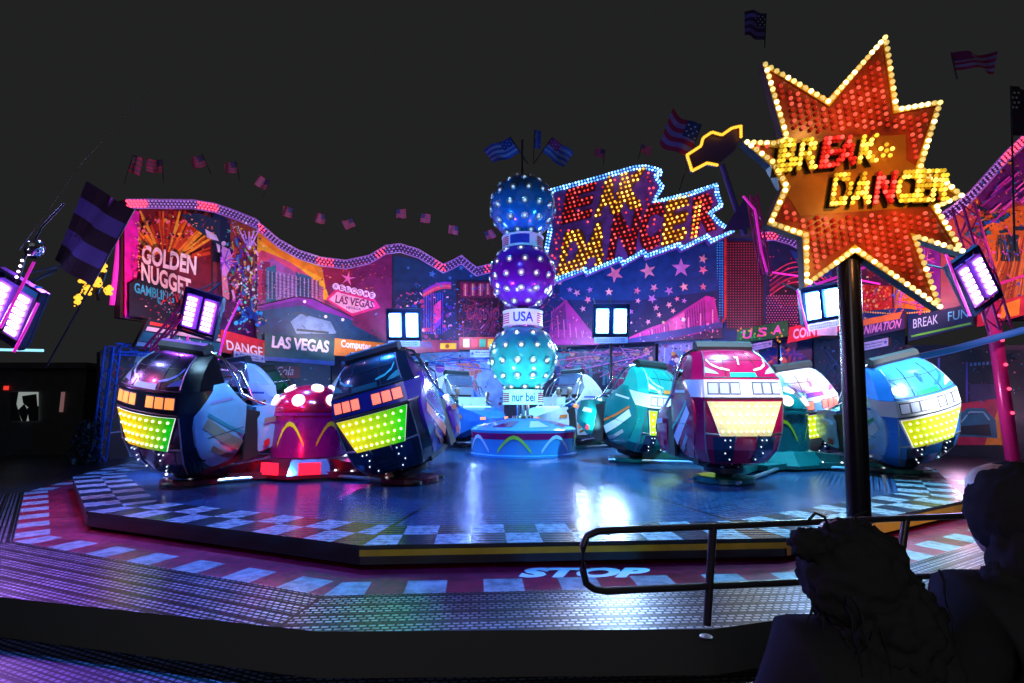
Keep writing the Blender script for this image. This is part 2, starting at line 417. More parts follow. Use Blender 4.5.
def floor_mat(kind):
    m = bpy.data.materials.new(kind); m.use_nodes = True; nt = m.node_tree; b = nt.nodes['Principled BSDF']
    tc, mth, r, a, x, y = polar_nodes(nt)
    nz = nt.nodes.new('ShaderNodeTexNoise'); nz.inputs['Scale'].default_value = 1.3; nz.inputs['Detail'].default_value = 8; nt.links.new(tc.outputs['Object'], nz.inputs['Vector'])
    n2 = nt.nodes.new('ShaderNodeTexNoise'); n2.inputs['Scale'].default_value = 9.0; n2.inputs['Detail'].default_value = 10; n2.inputs['Roughness'].default_value = .7; nt.links.new(tc.outputs['Object'], n2.inputs['Vector'])
    wear = nt.nodes.new('ShaderNodeMapRange'); wear.inputs['From Min'].default_value = .35; wear.inputs['From Max'].default_value = .60; wear.inputs['To Min'].default_value = .35; nt.links.new(n2.outputs['Fac'], wear.inputs['Value'])
    bump = nt.nodes.new('ShaderNodeBump'); bump.inputs['Distance'].default_value = .01
    if kind == 'turntable_plate':
        ck = mth('MODULO', mth('ADD', mth('FLOOR', mth('DIVIDE', mth('ADD', DT, 38.4), .384)), mth('FLOOR', mth('DIVIDE', mth('SUBTRACT', DN, 9.25-4.2), .42))), 2.0)
        seam = mth('GREATER_THAN', mth('ABSOLUTE', mth('SUBTRACT', mth('FRACT', q_), .5)), .494)
        ring = mth('LESS_THAN', mth('ABSOLUTE', mth('SUBTRACT', r, 5.1)), .012)
        tr = tread(nt, mth, r, a, .11, .05, 8.0)
        plate = mixc(nt, tr, (.015, .045, .15), (.13, .30, .66))
        plate = mixc(nt, nz.outputs['Fac'], plate, (.06, .13, .28))
        rib = mth('MAXIMUM', mth('GREATER_THAN', mth('FRACT', mth('DIVIDE', DN, .085)), .72), mth('GREATER_THAN', mth('FRACT', mth('DIVIDE', DN, 1.02)), .975))
        plate = mixc(nt, rib, plate, (.008, .014, .03))
        ch = mixc(nt, ck, (.012, .02, .03), (.30, .34, .38))
        inb = mth('GREATER_THAN', DN, 9.25)
        c = mixc(nt, inb, plate, ch); c = mixc(nt, mth('MAXIMUM', seam, ring), c, (.01, .01, .012))
        nt.links.new(c, b.inputs['Base Color'])
        nt.links.new(mth('MULTIPLY', mth('SUBTRACT', 1.0, inb), .5), b.inputs['Metallic'])
        nt.links.new(mth('ADD', mth('MULTIPLY', nz.outputs['Fac'], .22), .10), b.inputs['Roughness'])
        nt.links.new(mth('ADD', mth('MULTIPLY', tr, .35), mth('MULTIPLY', mth('SINE', mth('MULTIPLY', y, 62.0)), .30)), bump.inputs['Height'])
        bump.inputs['Strength'].default_value = .6
    elif kind == 'walkway_plate':
        tr = tread(nt, mth, r, a, .072, .048, 11.0)
        plate = mixc(nt, tr, (.010, .010, .014), (.36, .38, .46))
        seam = mth('GREATER_THAN', mth('ABSOLUTE', mth('SUBTRACT', mth('FRACT', mth('DIVIDE', DN, .19)), .5)), .44)
        seam2 = mth('GREATER_THAN', mth('ABSOLUTE', mth('SUBTRACT', mth('FRACT', q_), .5)), .497)
        plate = mixc(nt, mth('MAXIMUM', seam, seam2), plate, (.008, .008, .01))
        dash = mth('LESS_THAN', mth('FRACT', mth('DIVIDE', mth('ADD', DT, 20.0), .73)), .52)
        inr = mth('LESS_THAN', DN, 10.78); ind = mth('GREATER_THAN', DN, 10.44)
        redc = mixc(nt, nz.outputs['Fac'], (.07, .001, .008), (.48, .004, .05))
        red = mixc(nt, mth('MULTIPLY', dash, ind), redc, (.32, .35, .38))
        c = mixc(nt, inr, plate, red)
        nt.links.new(c, b.inputs['Base Color'])
        nt.links.new(mth('SUBTRACT', 1.0, inr), b.inputs['Metallic'])
        nt.links.new(mth('ADD', mth('MULTIPLY', nz.outputs['Fac'], .2), .24), b.inputs['Roughness'])
        nt.links.new(tr, bump.inputs['Height']); bump.inputs['Strength'].default_value = 1.0
    else:
        tr = tread(nt, mth, r, a, .072, .048, 12.0)
        seam = mth('GREATER_THAN', mth('ABSOLUTE', mth('SUBTRACT', mth('FRACT', mth('DIVIDE', DN, .26)), .5)), .46)
        c = mixc(nt, mth('MULTIPLY', tr, mth('SUBTRACT', 1.0, seam)), (.008, .008, .01), (.22, .22, .25)); nt.links.new(c, b.inputs['Base Color'])
        b.inputs['Metallic'].default_value = .7; b.inputs['Roughness'].default_value = .35
        nt.links.new(tr, bump.inputs['Height']); bump.inputs['Strength'].default_value = .8
    bc = b.inputs['Base Color']; src = bc.links[0].from_socket; sc_ = nt.nodes.new('ShaderNodeVectorMath'); sc_.operation = 'SCALE'
    nt.links.new(src, sc_.inputs[0]); nt.links.new(wear.outputs[0], sc_.inputs['Scale']); nt.links.new(sc_.outputs[0], bc)
    nt.links.new(bump.outputs[0], b.inputs['Normal']); return m
def ring_mesh(name, r0, r1, z0, z1, n, rot, m, mside, parent=None, loc=(CX, CY, 0)):
    mb = MB()
    A = [rot+2*PI*i/n for i in range(n)]
    def c(r, z): return [(r*math.cos(t), r*math.sin(t), z) for t in A]
    if r0 > 0: mb.grid([c(r0, z1), c(r1, z1)], 0, closed=True)
    else: mb.poly(c(r1, z1), 0)
    mb.grid([c(r1, z1), c(r1, z0)], 1, closed=True)
    if r0 > 0: mb.grid([c(r0, z0), c(r0, z1)], 1, closed=True)
    o = mb.build(name, [m, mside], parent); o.location = loc; return o
gm = MB(); gm.poly([(-400, -60, 0), (400, -60, 0), (400, 600, 0), (-400, 600, 0)])
M_asph = mat('asphalt', (.035, .035, .04), .75, nvar=.4)
g = gm.build('ground', M_asph); g.location = (0, 0, -.74); tag(g, kind='structure')
M_side = mat('black_riser', (.10, .10, .105), 1.0)
def slab(name, front, back, z0, z1, m):
    """prism of the given front edge (world points, left to right) closed by the back edge"""
    pts = [(p[0]-CX, p[1]-CY) for p in front]+[(p[0]-CX, p[1]-CY) for p in back]; n = len(pts); mb = MB()
    mb.poly([(x, y, z1) for x, y in pts], 0)
    for i in range(n):
        (x0, y0), (x1, y1) = pts[i], pts[(i+1) % n]; mb.poly([(x0, y0, z0), (x1, y1, z0), (x1, y1, z1), (x0, y0, z1)], 1)
    o = mb.build(name, [m, M_side]); o.location = (CX, CY, 0); return tag(o, kind='structure')
FE = [G(x, y, -.25) for x, y in ((-330, 562), (0, 597), (318, 631.5), (712, 629), (905, 603), (1160, 556))]
slab('walkway', [(-17, 8)]+[(p.x, p.y) for p in FE]+[(15, 9)], [(16, 30), (-17, 30)], -.735, -.25, floor_mat('walkway_plate'))
slab('lower_landing', [(-15, 3.0), (-6, 1.6), (-1.5, 1.15), (2.5, 1.1), (12, 2.5)], [(12, 12), (-15, 12)], -.735, -.58, floor_mat('landing_plate'))
# white word and marks painted on the walkway
def flat_text(t, o, ax, ay, z, name, m, bold=.02):
    V, T, _ = text_tris(t, bold); mb = MB()
    q = [G(o[0]+u*ax[0]+v*ay[0], o[1]+u*ax[1]+v*ay[1], z) for u, v in V]
    for tr in T: mb.poly([q[i] for i in tr])
    return mb.build(name, m)
M_mark = mat('white_floor_paint', (.72, .74, .78), .4)
fl = flat_text('STOP', (517, 577.5), (126, 0), (10, -10), -.246, 'painted_stop_marking', M_mark, .06); tag(fl, kind='structure')
# ---- turntable
tt = empty('turntable', (CX, CY, 0)); tag(tt, 'big round metal turntable deck with a black and white checker border and yellow edge', 'turntable')
M_yedge = mat('yellow_edge_paint', (.75, .42, .01), .45, nvar=.3)
dk = ring_mesh('deck', 0, RD, -.04, 0, 14, math.radians(235.2), floor_mat('turntable_plate'), M_black, tt, (0, 0, 0))
sk = ring_mesh('skirt', RD-.12, RD-.02, -.20, -.045, 14, math.radians(235.2), M_black, M_black, tt, (0, 0, 0))
ye = MB()
va = [math.radians(235.2+360/14*i) for i in range(1, 5)]
for a0, a1 in zip(va, va[1:]):
    p0 = Vector((math.cos(a0), math.sin(a0), 0))*(RD+.004); p1 = Vector((math.cos(a1), math.sin(a1), 0))*(RD+.004)
    lo, hi = Vector((0, 0, -.11 if a0 < 4.7 else -.19)), Vector((0, 0, -.045)); ye.poly([p0+lo, p1+lo, p1+hi, p0+hi])
ye.build('yellow_edge_strip', M_yedge, tt)

# ------------------------------------------------------------------ ball column at the middle
tw = empty('ball_column', (TX, CY, 0)); tag(tw, 'tall central column of three bulb-studded balls over a painted round plinth', 'column')
def zat(py): return P(525, py, CY).z
pl = MB()
pl.lathe([(1.62, 0), (1.62, .06), (1.58, .08), (1.58, .66), (1.60, .74), (1.52, .80), (.55, 1.02), (.5, 1.05)], seg=48)
M_plinth = mat('plinth_blue', (.10, .35, .70), .2, coat=.6)
plo = pl.build('plinth', M_plinth, tw, smooth=35)
band = MB()
def arcpatch(mb, r0, z0, r1, z1, a0, a1, mi=0, n=6, col=(1, 1, 1)):
    mb.grid([[((r)*math.cos(a0+(a1-a0)*k/n), (r)*math.sin(a0+(a1-a0)*k/n), z) for k in range(n+1)] for r, z in ((r0, z0), (r1, z1))], mi, col=col)
CM = hx('b0125a'); CW = hx('e8e4f0'); CYe = hx('c8e84a'); CP = hx('8a1268')
arcpatch(band, 1.588, .50, 1.588, .67, 0, 2*PI, n=48, col=CM)
for k in range(8):
    a = k*PI/4+.3
    for j in range(8):
        t0 = j/8; t1 = (j+1)/8
        f = lambda t: .12+.40*math.sin(PI*t)
        mbp = [(1.594*math.cos(a+t*.6), 1.594*math.sin(a+t*.6), f(t)+dz) for t, dz in ((t0, 0), (t1, 0), (t1, .10), (t0, .10))]
        band.poly(mbp, 0, CYe if k % 2 else CW)
for k in range(8):      # magenta wedges on the top cone
    a = k*PI/4+.1
    band.poly([(1.44*math.cos(a), 1.44*math.sin(a), .832), (1.40*math.cos(a+.42), 1.40*math.sin(a+.42), .845), (.75*math.cos(a+.5), .75*math.sin(a+.5), .985), (.78*math.cos(a+.15), .78*math.sin(a+.15), .98)], 0, CP if k % 2 else CW)
band.build('plinth_painting', mat('gloss_paint', vcol=True, rough=.2, coat=.5), plo)
st = MB(); zb = zat(402)
for dx, dy in ((-.14, 0), (.14, 0), (0, .14), (0, -.14)): st.tube([(dx, dy, 1.0), (dx, dy, zb)], .05, seg=8)
st.lathe([(.34, 1.02), (.34, 1.12), (.28, 1.14)], seg=20)
st.build('stem', M_chrome, tw, smooth=40)
shaft = MB(); shaft.tube([(0, 0, zb), (0, 0, zat(180)), (0, 0, zat(178)), (0, 0, zat(140))], [.2, .2, .04, .04], seg=16); shaft.build('shaft', M_dark, tw, smooth=60)
def balls(py, rpx, col, nm, bm_, boff):
    z = zat(py); r = rpx*CY/F
    mb = MB(); N = 28
    mb.lathe([(max(.02, r*math.sin(PI*i/N)), -r*math.cos(PI*i/N)) for i in range(N+1)], seg=56)
    o = mb.build('ball', mat(nm, col, .16, .35, coat=.6, nvar=.15), tw, smooth=180); o.location = (0, 0, z)
    pts = []; cups = MB()
    for lat, cnt in ((-58, 8), (-33, 12), (-8, 14), (17, 13), (42, 10), (66, 6)):
        for k in range(cnt):
            a = 2*PI*(k+(.5 if lat in (-33, 17, 66) else 0)+boff)/cnt; la = math.radians(lat)
            d = Vector((math.cos(la)*math.cos(a), math.cos(la)*math.sin(a), math.sin(la)))
            if d.y > .35: continue
            pts.append(d*(r+.008)); u = d.cross(Vector((0, 0, 1))).normalized(); w_ = d.cross(u)
            cups.grid([[d*(r+h)+(u*math.cos(2*PI*q/14)+w_*math.sin(2*PI*q/14))*rr for q in range(14)] for rr, h in ((.115, .0), (.108, .035), (.085, .03), (.066, .002), (.01, .002))], 0, closed=True)
    cups.build('reflector_cup', M_alu, o, smooth=60)
    bulbs(o, pts, .042, bm_, limit=300)
    return o
M_bb = bulbm('ball_lamp', (.85, .9, 1.0), 1.8, 'AUTO')
M_bp = bulbm('ball_lamp_violet', (.80, .7, 1.0), 1.3, 'AUTO'); M_bd = bulbm('ball_lamp_dim', (.45, .7, 1.0), .75, 'AUTO')
balls(358, 34, (.10, .55, .58), 'ball_teal', M_bb, .1); balls(276, 33.5, (.22, .02, .55), 'ball_violet', M_bp, .35); balls(208, 33.5, (.02, .22, .62), 'ball_blue', M_bd, .6)
for (y0, y1, rpx, txt) in ((391, 403.5, 20, 'nur bei'), (313, 326.5, 20, 'USA'), (239, 250, 21, '')):
    z1 = zat(y0); z0 = zat(y1); r = rpx*CY/F; mb = MB(); mb.lathe([(r, z0), (r, z1)], seg=40); mb.lathe([(r+.02, z0-.03), (r+.02, z0)], seg=40); mb.lathe([(r+.02, z1), (r+.02, z1+.03)], seg=40)
    o = mb.build('name_ring', M_whiteP, tw, smooth=40)
    tb = MB(); h = z1-z0
    for sd in (-1, 1):
        for j in range(5):
            z = z0+h*(.1+.16*j); ac = -PI/2+sd*1.05
            arcpatch(tb, r+.006, z, r+.006, z+h*.09, ac-.30, ac+.30, col=hx('c01840'))
    if txt:
        V, T, dim = text_tris(txt, .02); wd = .50 if txt == 'USA' else .56
        q = [((r+.010)*math.cos(-PI/2+(u-.5)*2*wd), (r+.010)*math.sin(-PI/2+(u-.5)*2*wd), z0+h*(.15+.7*v)) for u, v in V]
        for tr in T: tb.poly([q[i] for i in tr], 0, hx('1838b0'))
    else:
        arcpatch(tb, r+.008, z0+h*.1, r+.008, z0+h*.9, -PI/2-.65, -PI/2+.3, col=hx('2038a0'))
    tb.build('ring_lettering', M_art, o)

# ------------------------------------------------------------------ flags
def flag(px, py, Y, w_, h_, ang, label, group=None, stripes=7, lean=0.0, dark=False, pole=1.0, cols=('c02048', 'd8d4e8', '283a98'), wave=.10, vertical=False):
    root = empty('flag', P(px, py, Y)); tag(root, label, 'flag', group)
    R = Matrix.Rotation(ang, 3, 'Y')
    pm = MB(); pm.tube([R @ Vector((0, 0, -pole)), R @ Vector((0, 0, h_))], .018, seg=6); pm.build('flagpole', M_dark, root)
    mb = MB(); NX = 14; NZ = stripes*2; ph = random.random()*6
    def pt(i, j):
        u = i/NX; v = j/NZ
        return R @ Vector((u*w_, wave*math.sin(u*7+ph+v*1.5)*u*1.5*w_, v*h_-.12*w_*u*u))
    for i in range(NX):
        for j in range(NZ):
            st_ = (j//2) % 2; c = cols[0] if st_ == 0 else cols[1]
            if i < NX*.42 and j >= NZ*.45 and not dark: c = cols[2]
            c = hx(c)
            mb.poly([pt(i, j), pt(i+1, j), pt(i+1, j+1), pt(i, j+1)], 0, c)
    can = []
    if h_ > .5 and not dark:
        for a in range(4):
            for b_ in range(2):
                u = (.06+.10*a); v = .56+.2*b_+(.1 if a % 2 else 0)
                p0 = R @ Vector((u*w_, wave*math.sin(u*7+ph+v*1.5)*u*1.5*w_-.012, v*h_-.12*w_*u*u))
                mb.poly([p0+R @ Vector(((.035 if i % 2 == 0 else .015)*h_*math.sin(PI*i/5), 0, (.035 if i % 2 == 0 else .015)*h_*math.cos(PI*i/5))) for i in range(10)], 0, (.8, .8, .85))
    mb.build('cloth', mat('flag_cloth', vcol=True, rough=.8), root)
    return root
flag(520, 152, CY, -.95, .62, math.radians(-32), 'striped flag on top of the ball column, blown to the left', 'flags on top of the ball column', pole=.5, cols=('3a5ad0', '9aa8f0', '2048c0'))
flag(534, 148, CY, .22, .62, math.radians(2), 'flag hanging almost edge-on, the middle one above the ball column', 'flags on top of the ball column', pole=.5, cols=('3a5ad0', '5060b0', '2048c0'))
flag(542, 152, CY, .9, .62, math.radians(34), 'striped flag on top of the ball column, tilting to the right', 'flags on top of the ball column', pole=.5, cols=('3a6ae0', '90a8f0', 'a0188a'))
tl = [(128, 172, 15.4, 'striped flag above the left end of the painted backdrop'), (163, 172, 16.5, 'dim narrow flag above the lettered golden mural'), (207, 165, 18, 'dim flag above the hump of the left backdrop'),
      (238, 172, 19.5, 'dim flag high above the showgirl mural'), (266, 190, 21, 'dim flag above the start of the backdrop dip'), (292, 218, 22, 'dim flag just above the orange end of the skyline mural'),
      (325, 224, 23, 'dim flag over the hotel towers of the skyline mural'), (356, 226, 23.6, 'dim flag over the welcome sign painting'), (396, 218, 24.3, 'dim flag over the crest of the blue mural'),
      (420, 222, 24.8, 'dim flag right of the crest of the blue mural'), (458, 235, 25.3, 'dim flag above the zigzag rim, left of the ball column'), (487, 240, 25.6, 'dim flag beside the middle ball, nearest the column'),
      (604, 158, 25, 'dim flag above the left half of the bulb-lit title board'), (640, 152, 25, 'dim flag above the crest of the bulb-lit title board')]
for i, (x, y, Y, lb) in enumerate(tl):
    s_ = 1.0 if i else 1.25
    flag(x, y, Y, 0.52*s_*random.choice((-1, 1)) if i else .35, .46*s_, random.uniform(-.5, .5) if i else .2, lb, 'small flags along the top of the backdrop', pole=.4, cols=('a03860', '604c70', '303060'))
flag(690, 158, 16, -1.1, 1.25, .35, 'large striped flag beside the yellow bulb eagle sign', pole=1.2, cols=('a01850', '8878c8', '203a80'))
flag(765, 40, 16, -.7, 1.0, .1, 'dim striped flag high above the star sign, cut by the top of the view', pole=.3, cols=('401850', '6a58a8', '202050'))
flag(955, 70, 12, 1.1, .48, -.1, 'waving striped flag in the night sky right of the star sign', pole=.25, cols=('b02060', 'a898d8', '902880'))
flag(1012, 135, 10, .35, 1.1, 0.1, 'dim furled flag at the right edge above the bulb rim', pole=2.5, cols=('401838', '302848', '201838'))
flag(92, 285, 11, -1.2, 1.9, .42, 'huge dark striped flag draped left of the painted backdrop', pole=2.0, cols=('2a1024', '5a4898', '0c0c1c'), wave=.12, stripes=5, dark=True)
# ------------------------------------------------------------------ painted backdrop
RIM = [(122, 200), (150, 200), (190, 200.5), (212, 204), (232, 211), (252, 219), (264, 228), (278, 240), (298, 251), (320, 258), (345, 261), (368, 256), (385, 246), (400, 244.5), (418, 250), (433, 259), (443, 265), (452, 261), (461, 256), (468, 262), (476, 268), (488, 265), (500, 262)]
def rim_y(x, path=RIM):
    for (a, ya), (b, yb) in zip(path, path[1:]):
        if a <= x <= b: return ya+(yb-ya)*(x-a)/(b-a)
    return path[-1][1]
def seg_path(path, x0, x1):
    return [(x0, rim_y(x0, path))]+[p for p in path if x0 < p[0] < x1]+[(x1, rim_y(x1, path))]
M_rim = mat('rim_violet', (.05, .02, .10), .35)
def rim(wall, parent, path, hot, h=8.5, rows=3, step=3.6, r=.035, lit=M_vioR, unlit=M_vio):
    """double edged band of marquee bulbs standing along the top of a board"""
    mb = MB()
    top = [(x, y) for x, y in path]; bot = [(x, y+h) for x, y in path]
    for (a, b, c, d) in zip(top, top[1:], bot[1:], bot):
        mb.prism([wall.at(*d, .12), wall.at(*c, .12), wall.at(*b, .12), wall.at(*a, .12)], -wall.n*.3)
    o = mb.build('marquee_rim', M_rim, parent)
    ed = MB(); ed.tube([wall.at(x, y, .14) for x, y in top], .03, seg=6); ed.tube([wall.at(x, y, .14) for x, y in bot], .03, seg=6)
    ed.build('rim_tube', mat('rim_tube', (.22, .08, .35), .3, emit=(.6, .2, .9), es=.12, sample='NONE'), o)
    on = []; off = []
    for k in range(rows):
        yy = h*(k+.6)/(rows+.2)
        for i, q in enumerate(along([(x, y+yy) for x, y in path], step, start=(k % 2)*step/2)):
            (on if any(a <= q.x <= b for a, b in hot) else off).append(wall.at(q.x, q.y, .17))
    bulbs(o, on, r*1.25, lit, 'lit_bulb'); bulbs(o, off, r, unlit, 'bulb')
def panel(label, A, B, name='backdrop_panel'):
    """a board between columns of the backdrop: returns thing + wall"""
    wl = Wall(A[0], A[1], B[0], B[1]); root = empty(name, (wl.A+wl.B)/2); tag(root, label, 'mural', 'painted panels of the backdrop')
    root.location.z = -.25
    class Ctx: pass
    c = Ctx(); c.w = wl; c.r = root; return c
def fixp(root):
    """geometry was written in world space: shift children so that the Empty keeps its base position"""
    bpy.context.view_layer.update()
    for c in kids(root): c.location = Vector(c.location)-Vector(root.location)

RND = random.Random(3)
def clutter(a, x0, x1, y0, y1, n, cols, smin=.5, smax=2.2):
    """many small brush marks, lamps and glyph-like dabs of an airbrushed fairground mural"""
    a.fine = True
    for _ in range(n):
        x = RND.uniform(x0, x1); y = RND.uniform(y0, y1); k = RND.random(); c_ = RND.choice(cols); s_ = RND.uniform(smin, smax)
        if k < .4: a.disc(x, y, s_*.5, c_, n=6)
        elif k < .75: a.line([(x, y), (x+RND.uniform(-3, 3)*s_, y+RND.uniform(-2, 3)*s_)], s_*.4, c_)
        else: a.poly([(x, y), (x+s_*RND.uniform(.5, 2), y+RND.uniform(-1, 1)), (x+s_*RND.uniform(.5, 2), y+s_), (x-s_*.3, y+s_*1.2)], c_)
    a.fine = False
    a.fine = False
# --- 1: golden panel
c = panel('painted board with golden rays and white GOLDEN NUGGET lettering, at the left end', (122, 15.5), (212, 18.6))
out = seg_path(RIM, 122, 212); out = [(x, y+4) for x, y in out]
board(c.w, [(120, 318)]+out+[(212, 330)], .25, 'board', M_board, c.r)
a = Art(c.w, top=out, bot=((120, 318), (212, 330)))
a.grad([(121, 316), (211, 328), (211, 210), (123, 208)], '5a0a30', '8a1010')
for k in range(46):     # golden rays
    an = math.radians(-165+k*3.3+RND.uniform(-1.5, 1.5)); L = RND.uniform(45, 80); w_ = RND.uniform(1.5, 4)
    x0, y0 = 165+14*math.cos(an), 262+10*math.sin(an); x1, y1 = 165+L*math.cos(an), 268+L*math.sin(an)
    x1 = min(max(x1, 127), 208); y1 = max(y1, 211)
    a.line([(x0, y0), (x1, y1)], w_, RND.choice(['f07010', 'ff9818', 'd03808', 'a81810', 'ffb030', 'e04810']))
a.poly([(121, 318), (133, 318), (137, 212), (122, 208)], 'f010c0')
for k in range(60):
    an = k*.105; a.disc(163+26*math.cos(an)+RND.uniform(-3, 3), 229+8*math.sin(an)+RND.uniform(-2, 2), RND.uniform(.9, 1.9), RND.choice(['401008', 'ffb040', 'c02030', 'ff7090']))
for k in range(40): a.disc(127+RND.uniform(0, 8), 240+RND.uniform(0, 60), .9, RND.choice(['ff3060', 'ff80a0', 'a00830']))
a.poly([(122, 317), (122, 284), (140, 276), (172, 292), (205, 296), (209, 327)], '1a0818')
a.text('GOLDEN', (134, 264), (55, 12), (1, -19), 'ffe0e8', .035); a.text('NUGGET', (134, 281), (50, 17), (0, -18), 'ffd8d8', .035)
a.text('GAMBLING', (127, 293), (40, 11), (0, -10), '38b8d8', .02)
for k in range(26): a.line([(150+k*2, 300+RND.uniform(-6, 6)), (152+k*2, 296+RND.uniform(-6, 10))], 1.6, RND.choice(['e02030', '801828', '208098', '60102a']))
for (x, y, s_) in ((172, 300, 8), (186, 292, 7)): a.rect(x, y, x+s_, y+s_*1.4, '902010')
a.poly([(172, 216), (190, 214), (212, 222), (212, 246), (190, 232)], '0c2848')
for (x, y) in ((203, 236), (214, 250)): a.poly([(x-6, y-6), (x+5, y), (x+8, y+6), (x-4, y+3)], 'd8c0f0')
clutter(a, 126, 210, 215, 262, 187, ['ffb848', 'ff7820', '7a1008', 'ffe090', '50100c', 'e83020'], .4, 1.5); clutter(a, 126, 208, 292, 322, 153, ['e02838', '30a0b0', 'a01830', 'ffd0c0', '501038', '2060a0'], .4, 1.8)
a.build(c.r)
rim(c.w, c.r, seg_path(RIM, 123, 212), [(123, 143), (194, 212)])
fixp(c.r)
# --- 2: showgirl panel
c = panel('painted board of a showgirl and sparkling colours between the golden and the skyline boards', (212, 18.6), (256, 21))
out = [(x, y+4) for x, y in seg_path(RIM, 212, 256)]
board(c.w, [(212, 330)]+out+[(256, 342)], .25, 'board', M_board, c.r)
a = Art(c.w, top=out, bot=((212, 330), (256, 342))); a.grad([(213, 329), (255, 341), (255, 226), (213, 214)], '3a0860', 'b04820')
a.grad([(213, 262), (230, 264), (230, 220), (213, 212)], '182040', '0a2a50')
for k in range(90):
    x = RND.uniform(226, 254); y = RND.uniform(236, 300); a.line([(x, y), (x+RND.uniform(-3, 3), y+RND.uniform(3, 10))], RND.uniform(1, 2.6), RND.choice(['ffd020', 'e0a010', 'c82890', '7040d0', '2090e0', 'e04040', '30c0a0', 'ffb0f0', '501060', '2a1050']))
for k in range(60): a.disc(RND.uniform(232, 252), RND.uniform(262, 312), RND.uniform(.6, 1.5), RND.choice(['ffffff', '80d0ff', 'ff60c0', 'ffe060', '60ffd0', '301860']))
for k in range(5): a.line([(242, 250), (232+k*5, 232-abs(k-2)*1)], 1.5, 'f0b0ff')
a.disc(216, 244, 2.4, 'e8c0e8'); a.poly([(210+4, 246), (222, 250), (226, 262), (219, 276), (214, 278)], 'd890e0'); a.poly([(214, 276), (219, 276), (222, 300), (215, 300)], 'e080a0')
for k in range(14): a.line([(216, 262), (216+14*math.cos(k*.5), 262+12*math.sin(k*.5))], 1.1, RND.choice(['c060ff', 'ff80e0', '8040e0']))
for k in range(30): a.disc(RND.uniform(226, 255), RND.uniform(308, 326), RND.uniform(1, 3), RND.choice(['2090ff', '1050c0', '40c0ff', '2040a0']))
a.rect(214, 300, 226, 318, '501848')
clutter(a, 214, 255, 220, 335, 323, ['ffd848', 'ff60c8', '40a0ff', 'ffffff', '301050', 'e03838', '60e0b0', '7030c0'], .4, 1.8)
a.build(c.r); rim(c.w, c.r, seg_path(RIM, 212, 256), [(212, 214)]); fixp(c.r)
# --- 3: skyline panel
c = panel('painted board of hotel towers at sunset with a pink diamond welcome sign', (256, 21), (392, 24.4))
out = [(x, y+4) for x, y in seg_path(RIM, 256, 392)]
board(c.w, [(256, 342)]+out+[(392, 348)], .25, 'board', M_board, c.r)
a = Art(c.w, top=out, bot=((256, 342), (392, 348)))
a.grad([(257, 340), (391, 346), (391, 254), (257, 230)], '301060', 'b01838')
a.poly([(257, 300), (257, 226), (276, 242), (300, 258), (322, 268), (328, 300)], 'f08018')
a.poly([(257, 238), (280, 256), (306, 270), (322, 278), (330, 300), (257, 300)], 'f8a828'); a.poly([(257, 255), (262, 250), (290, 262), (318, 282), (330, 320), (257, 320)], 'd84878'); a.poly([(257, 266), (272, 258), (300, 275), (300, 310), (257, 310)], 'a050a8')
for (x, y0, y1, cc) in ((258, 270, 300, 'c02860'), (262, 262, 300, '802050'), (330, 285, 318, '803070')): a.rect(x, y0, x+8, y1, cc)
a.poly([(266, 302), (266, 268), (276, 265), (276, 302)], '2a6a90'); a.poly([(276, 302), (276, 271), (296, 276), (296, 300)], '9a70c0'); a.poly([(296, 300), (296, 272), (311, 277), (311, 302)], '2a5888')
a.poly([(311, 302), (311, 280), (323, 288), (323, 306)], 'c05890')
for k in range(26): a.line([(268+k*2, 271+k*.4), (268+k*2, 299)], .7, '203058' if k % 2 else 'c8a0e0')
for k in range(7): a.line([(266, 273+k*4), (323, 288+k*2.4)], .35, '402060')
a.poly([(250+7, 306), (296, 296), (312, 298), (385, 334), (340, 330), (300, 312)], '8018a0'); a.poly([(257, 309), (297, 300), (330, 316), (300, 318)], '5a1080'); a.line([(257, 306), (296, 297), (312, 299), (385, 333)], 1.2, '201030')
a.poly([(257, 340), (257, 311), (300, 306), (345, 318), (388, 336), (391, 346)], '0c3c70'); a.poly([(290, 322), (300, 314), (330, 322), (336, 334), (296, 334)], '7088c0'); a.poly([(270, 318), (286, 320), (286, 333), (272, 333)], '18306a')
a.line([(290, 315), (302, 313), (308, 316)], 2.5, '304060'); a.line([(296, 330), (328, 333)], 2.2, '203050')
for (x, y) in ((325, 317), (342, 320), (304, 302), (371, 330)): a.disc(x, y, 1.6, 'ffe0e8')
a.poly([(352, 262), (372, 262), (391, 253), (391, 345), (352, 325)], '701050')
a.star(347, 279, 8, 'ff70c8', .2, .25)
for k in range(7): a.disc(335+k*6.0, 287+k*1.5, 3.4, 'f0c8ff'); a.text('WELCOME'[k], (333.2+k*6.0, 289+k*1.5), (3.6, 0), (0, -4.4), 'a01060')
a.poly([(325, 300), (334, 290), (374, 300), (379, 308), (351, 317)], 'e01878'); a.poly([(328, 300), (336, 292.5), (371, 302), (374, 307), (351, 314)], 'f0a0c8')
a.text('LAS VEGAS', (334, 303.5), (38, 6), (1, -8), '700850', .03); a.text('NEVADA', (345, 309), (15, 2), (0, -2.5), '601070')
clutter(a, 258, 325, 268, 300, 136, ['301040', 'f0b0e0', '8040a0', '205080'], .3, 1.0); clutter(a, 260, 388, 312, 338, 70, ['10285a', '5080c0', '301858', '183c70', '0a1838'], .4, 1.8); clutter(a, 300, 385, 262, 300, 85, ['e03850', '902050', 'ff9050', '601848'], .4, 1.6)
a.build(c.r); rim(c.w, c.r, seg_path(RIM, 256, 392), [(256, 264), (316, 332), (375, 384)]); fixp(c.r)
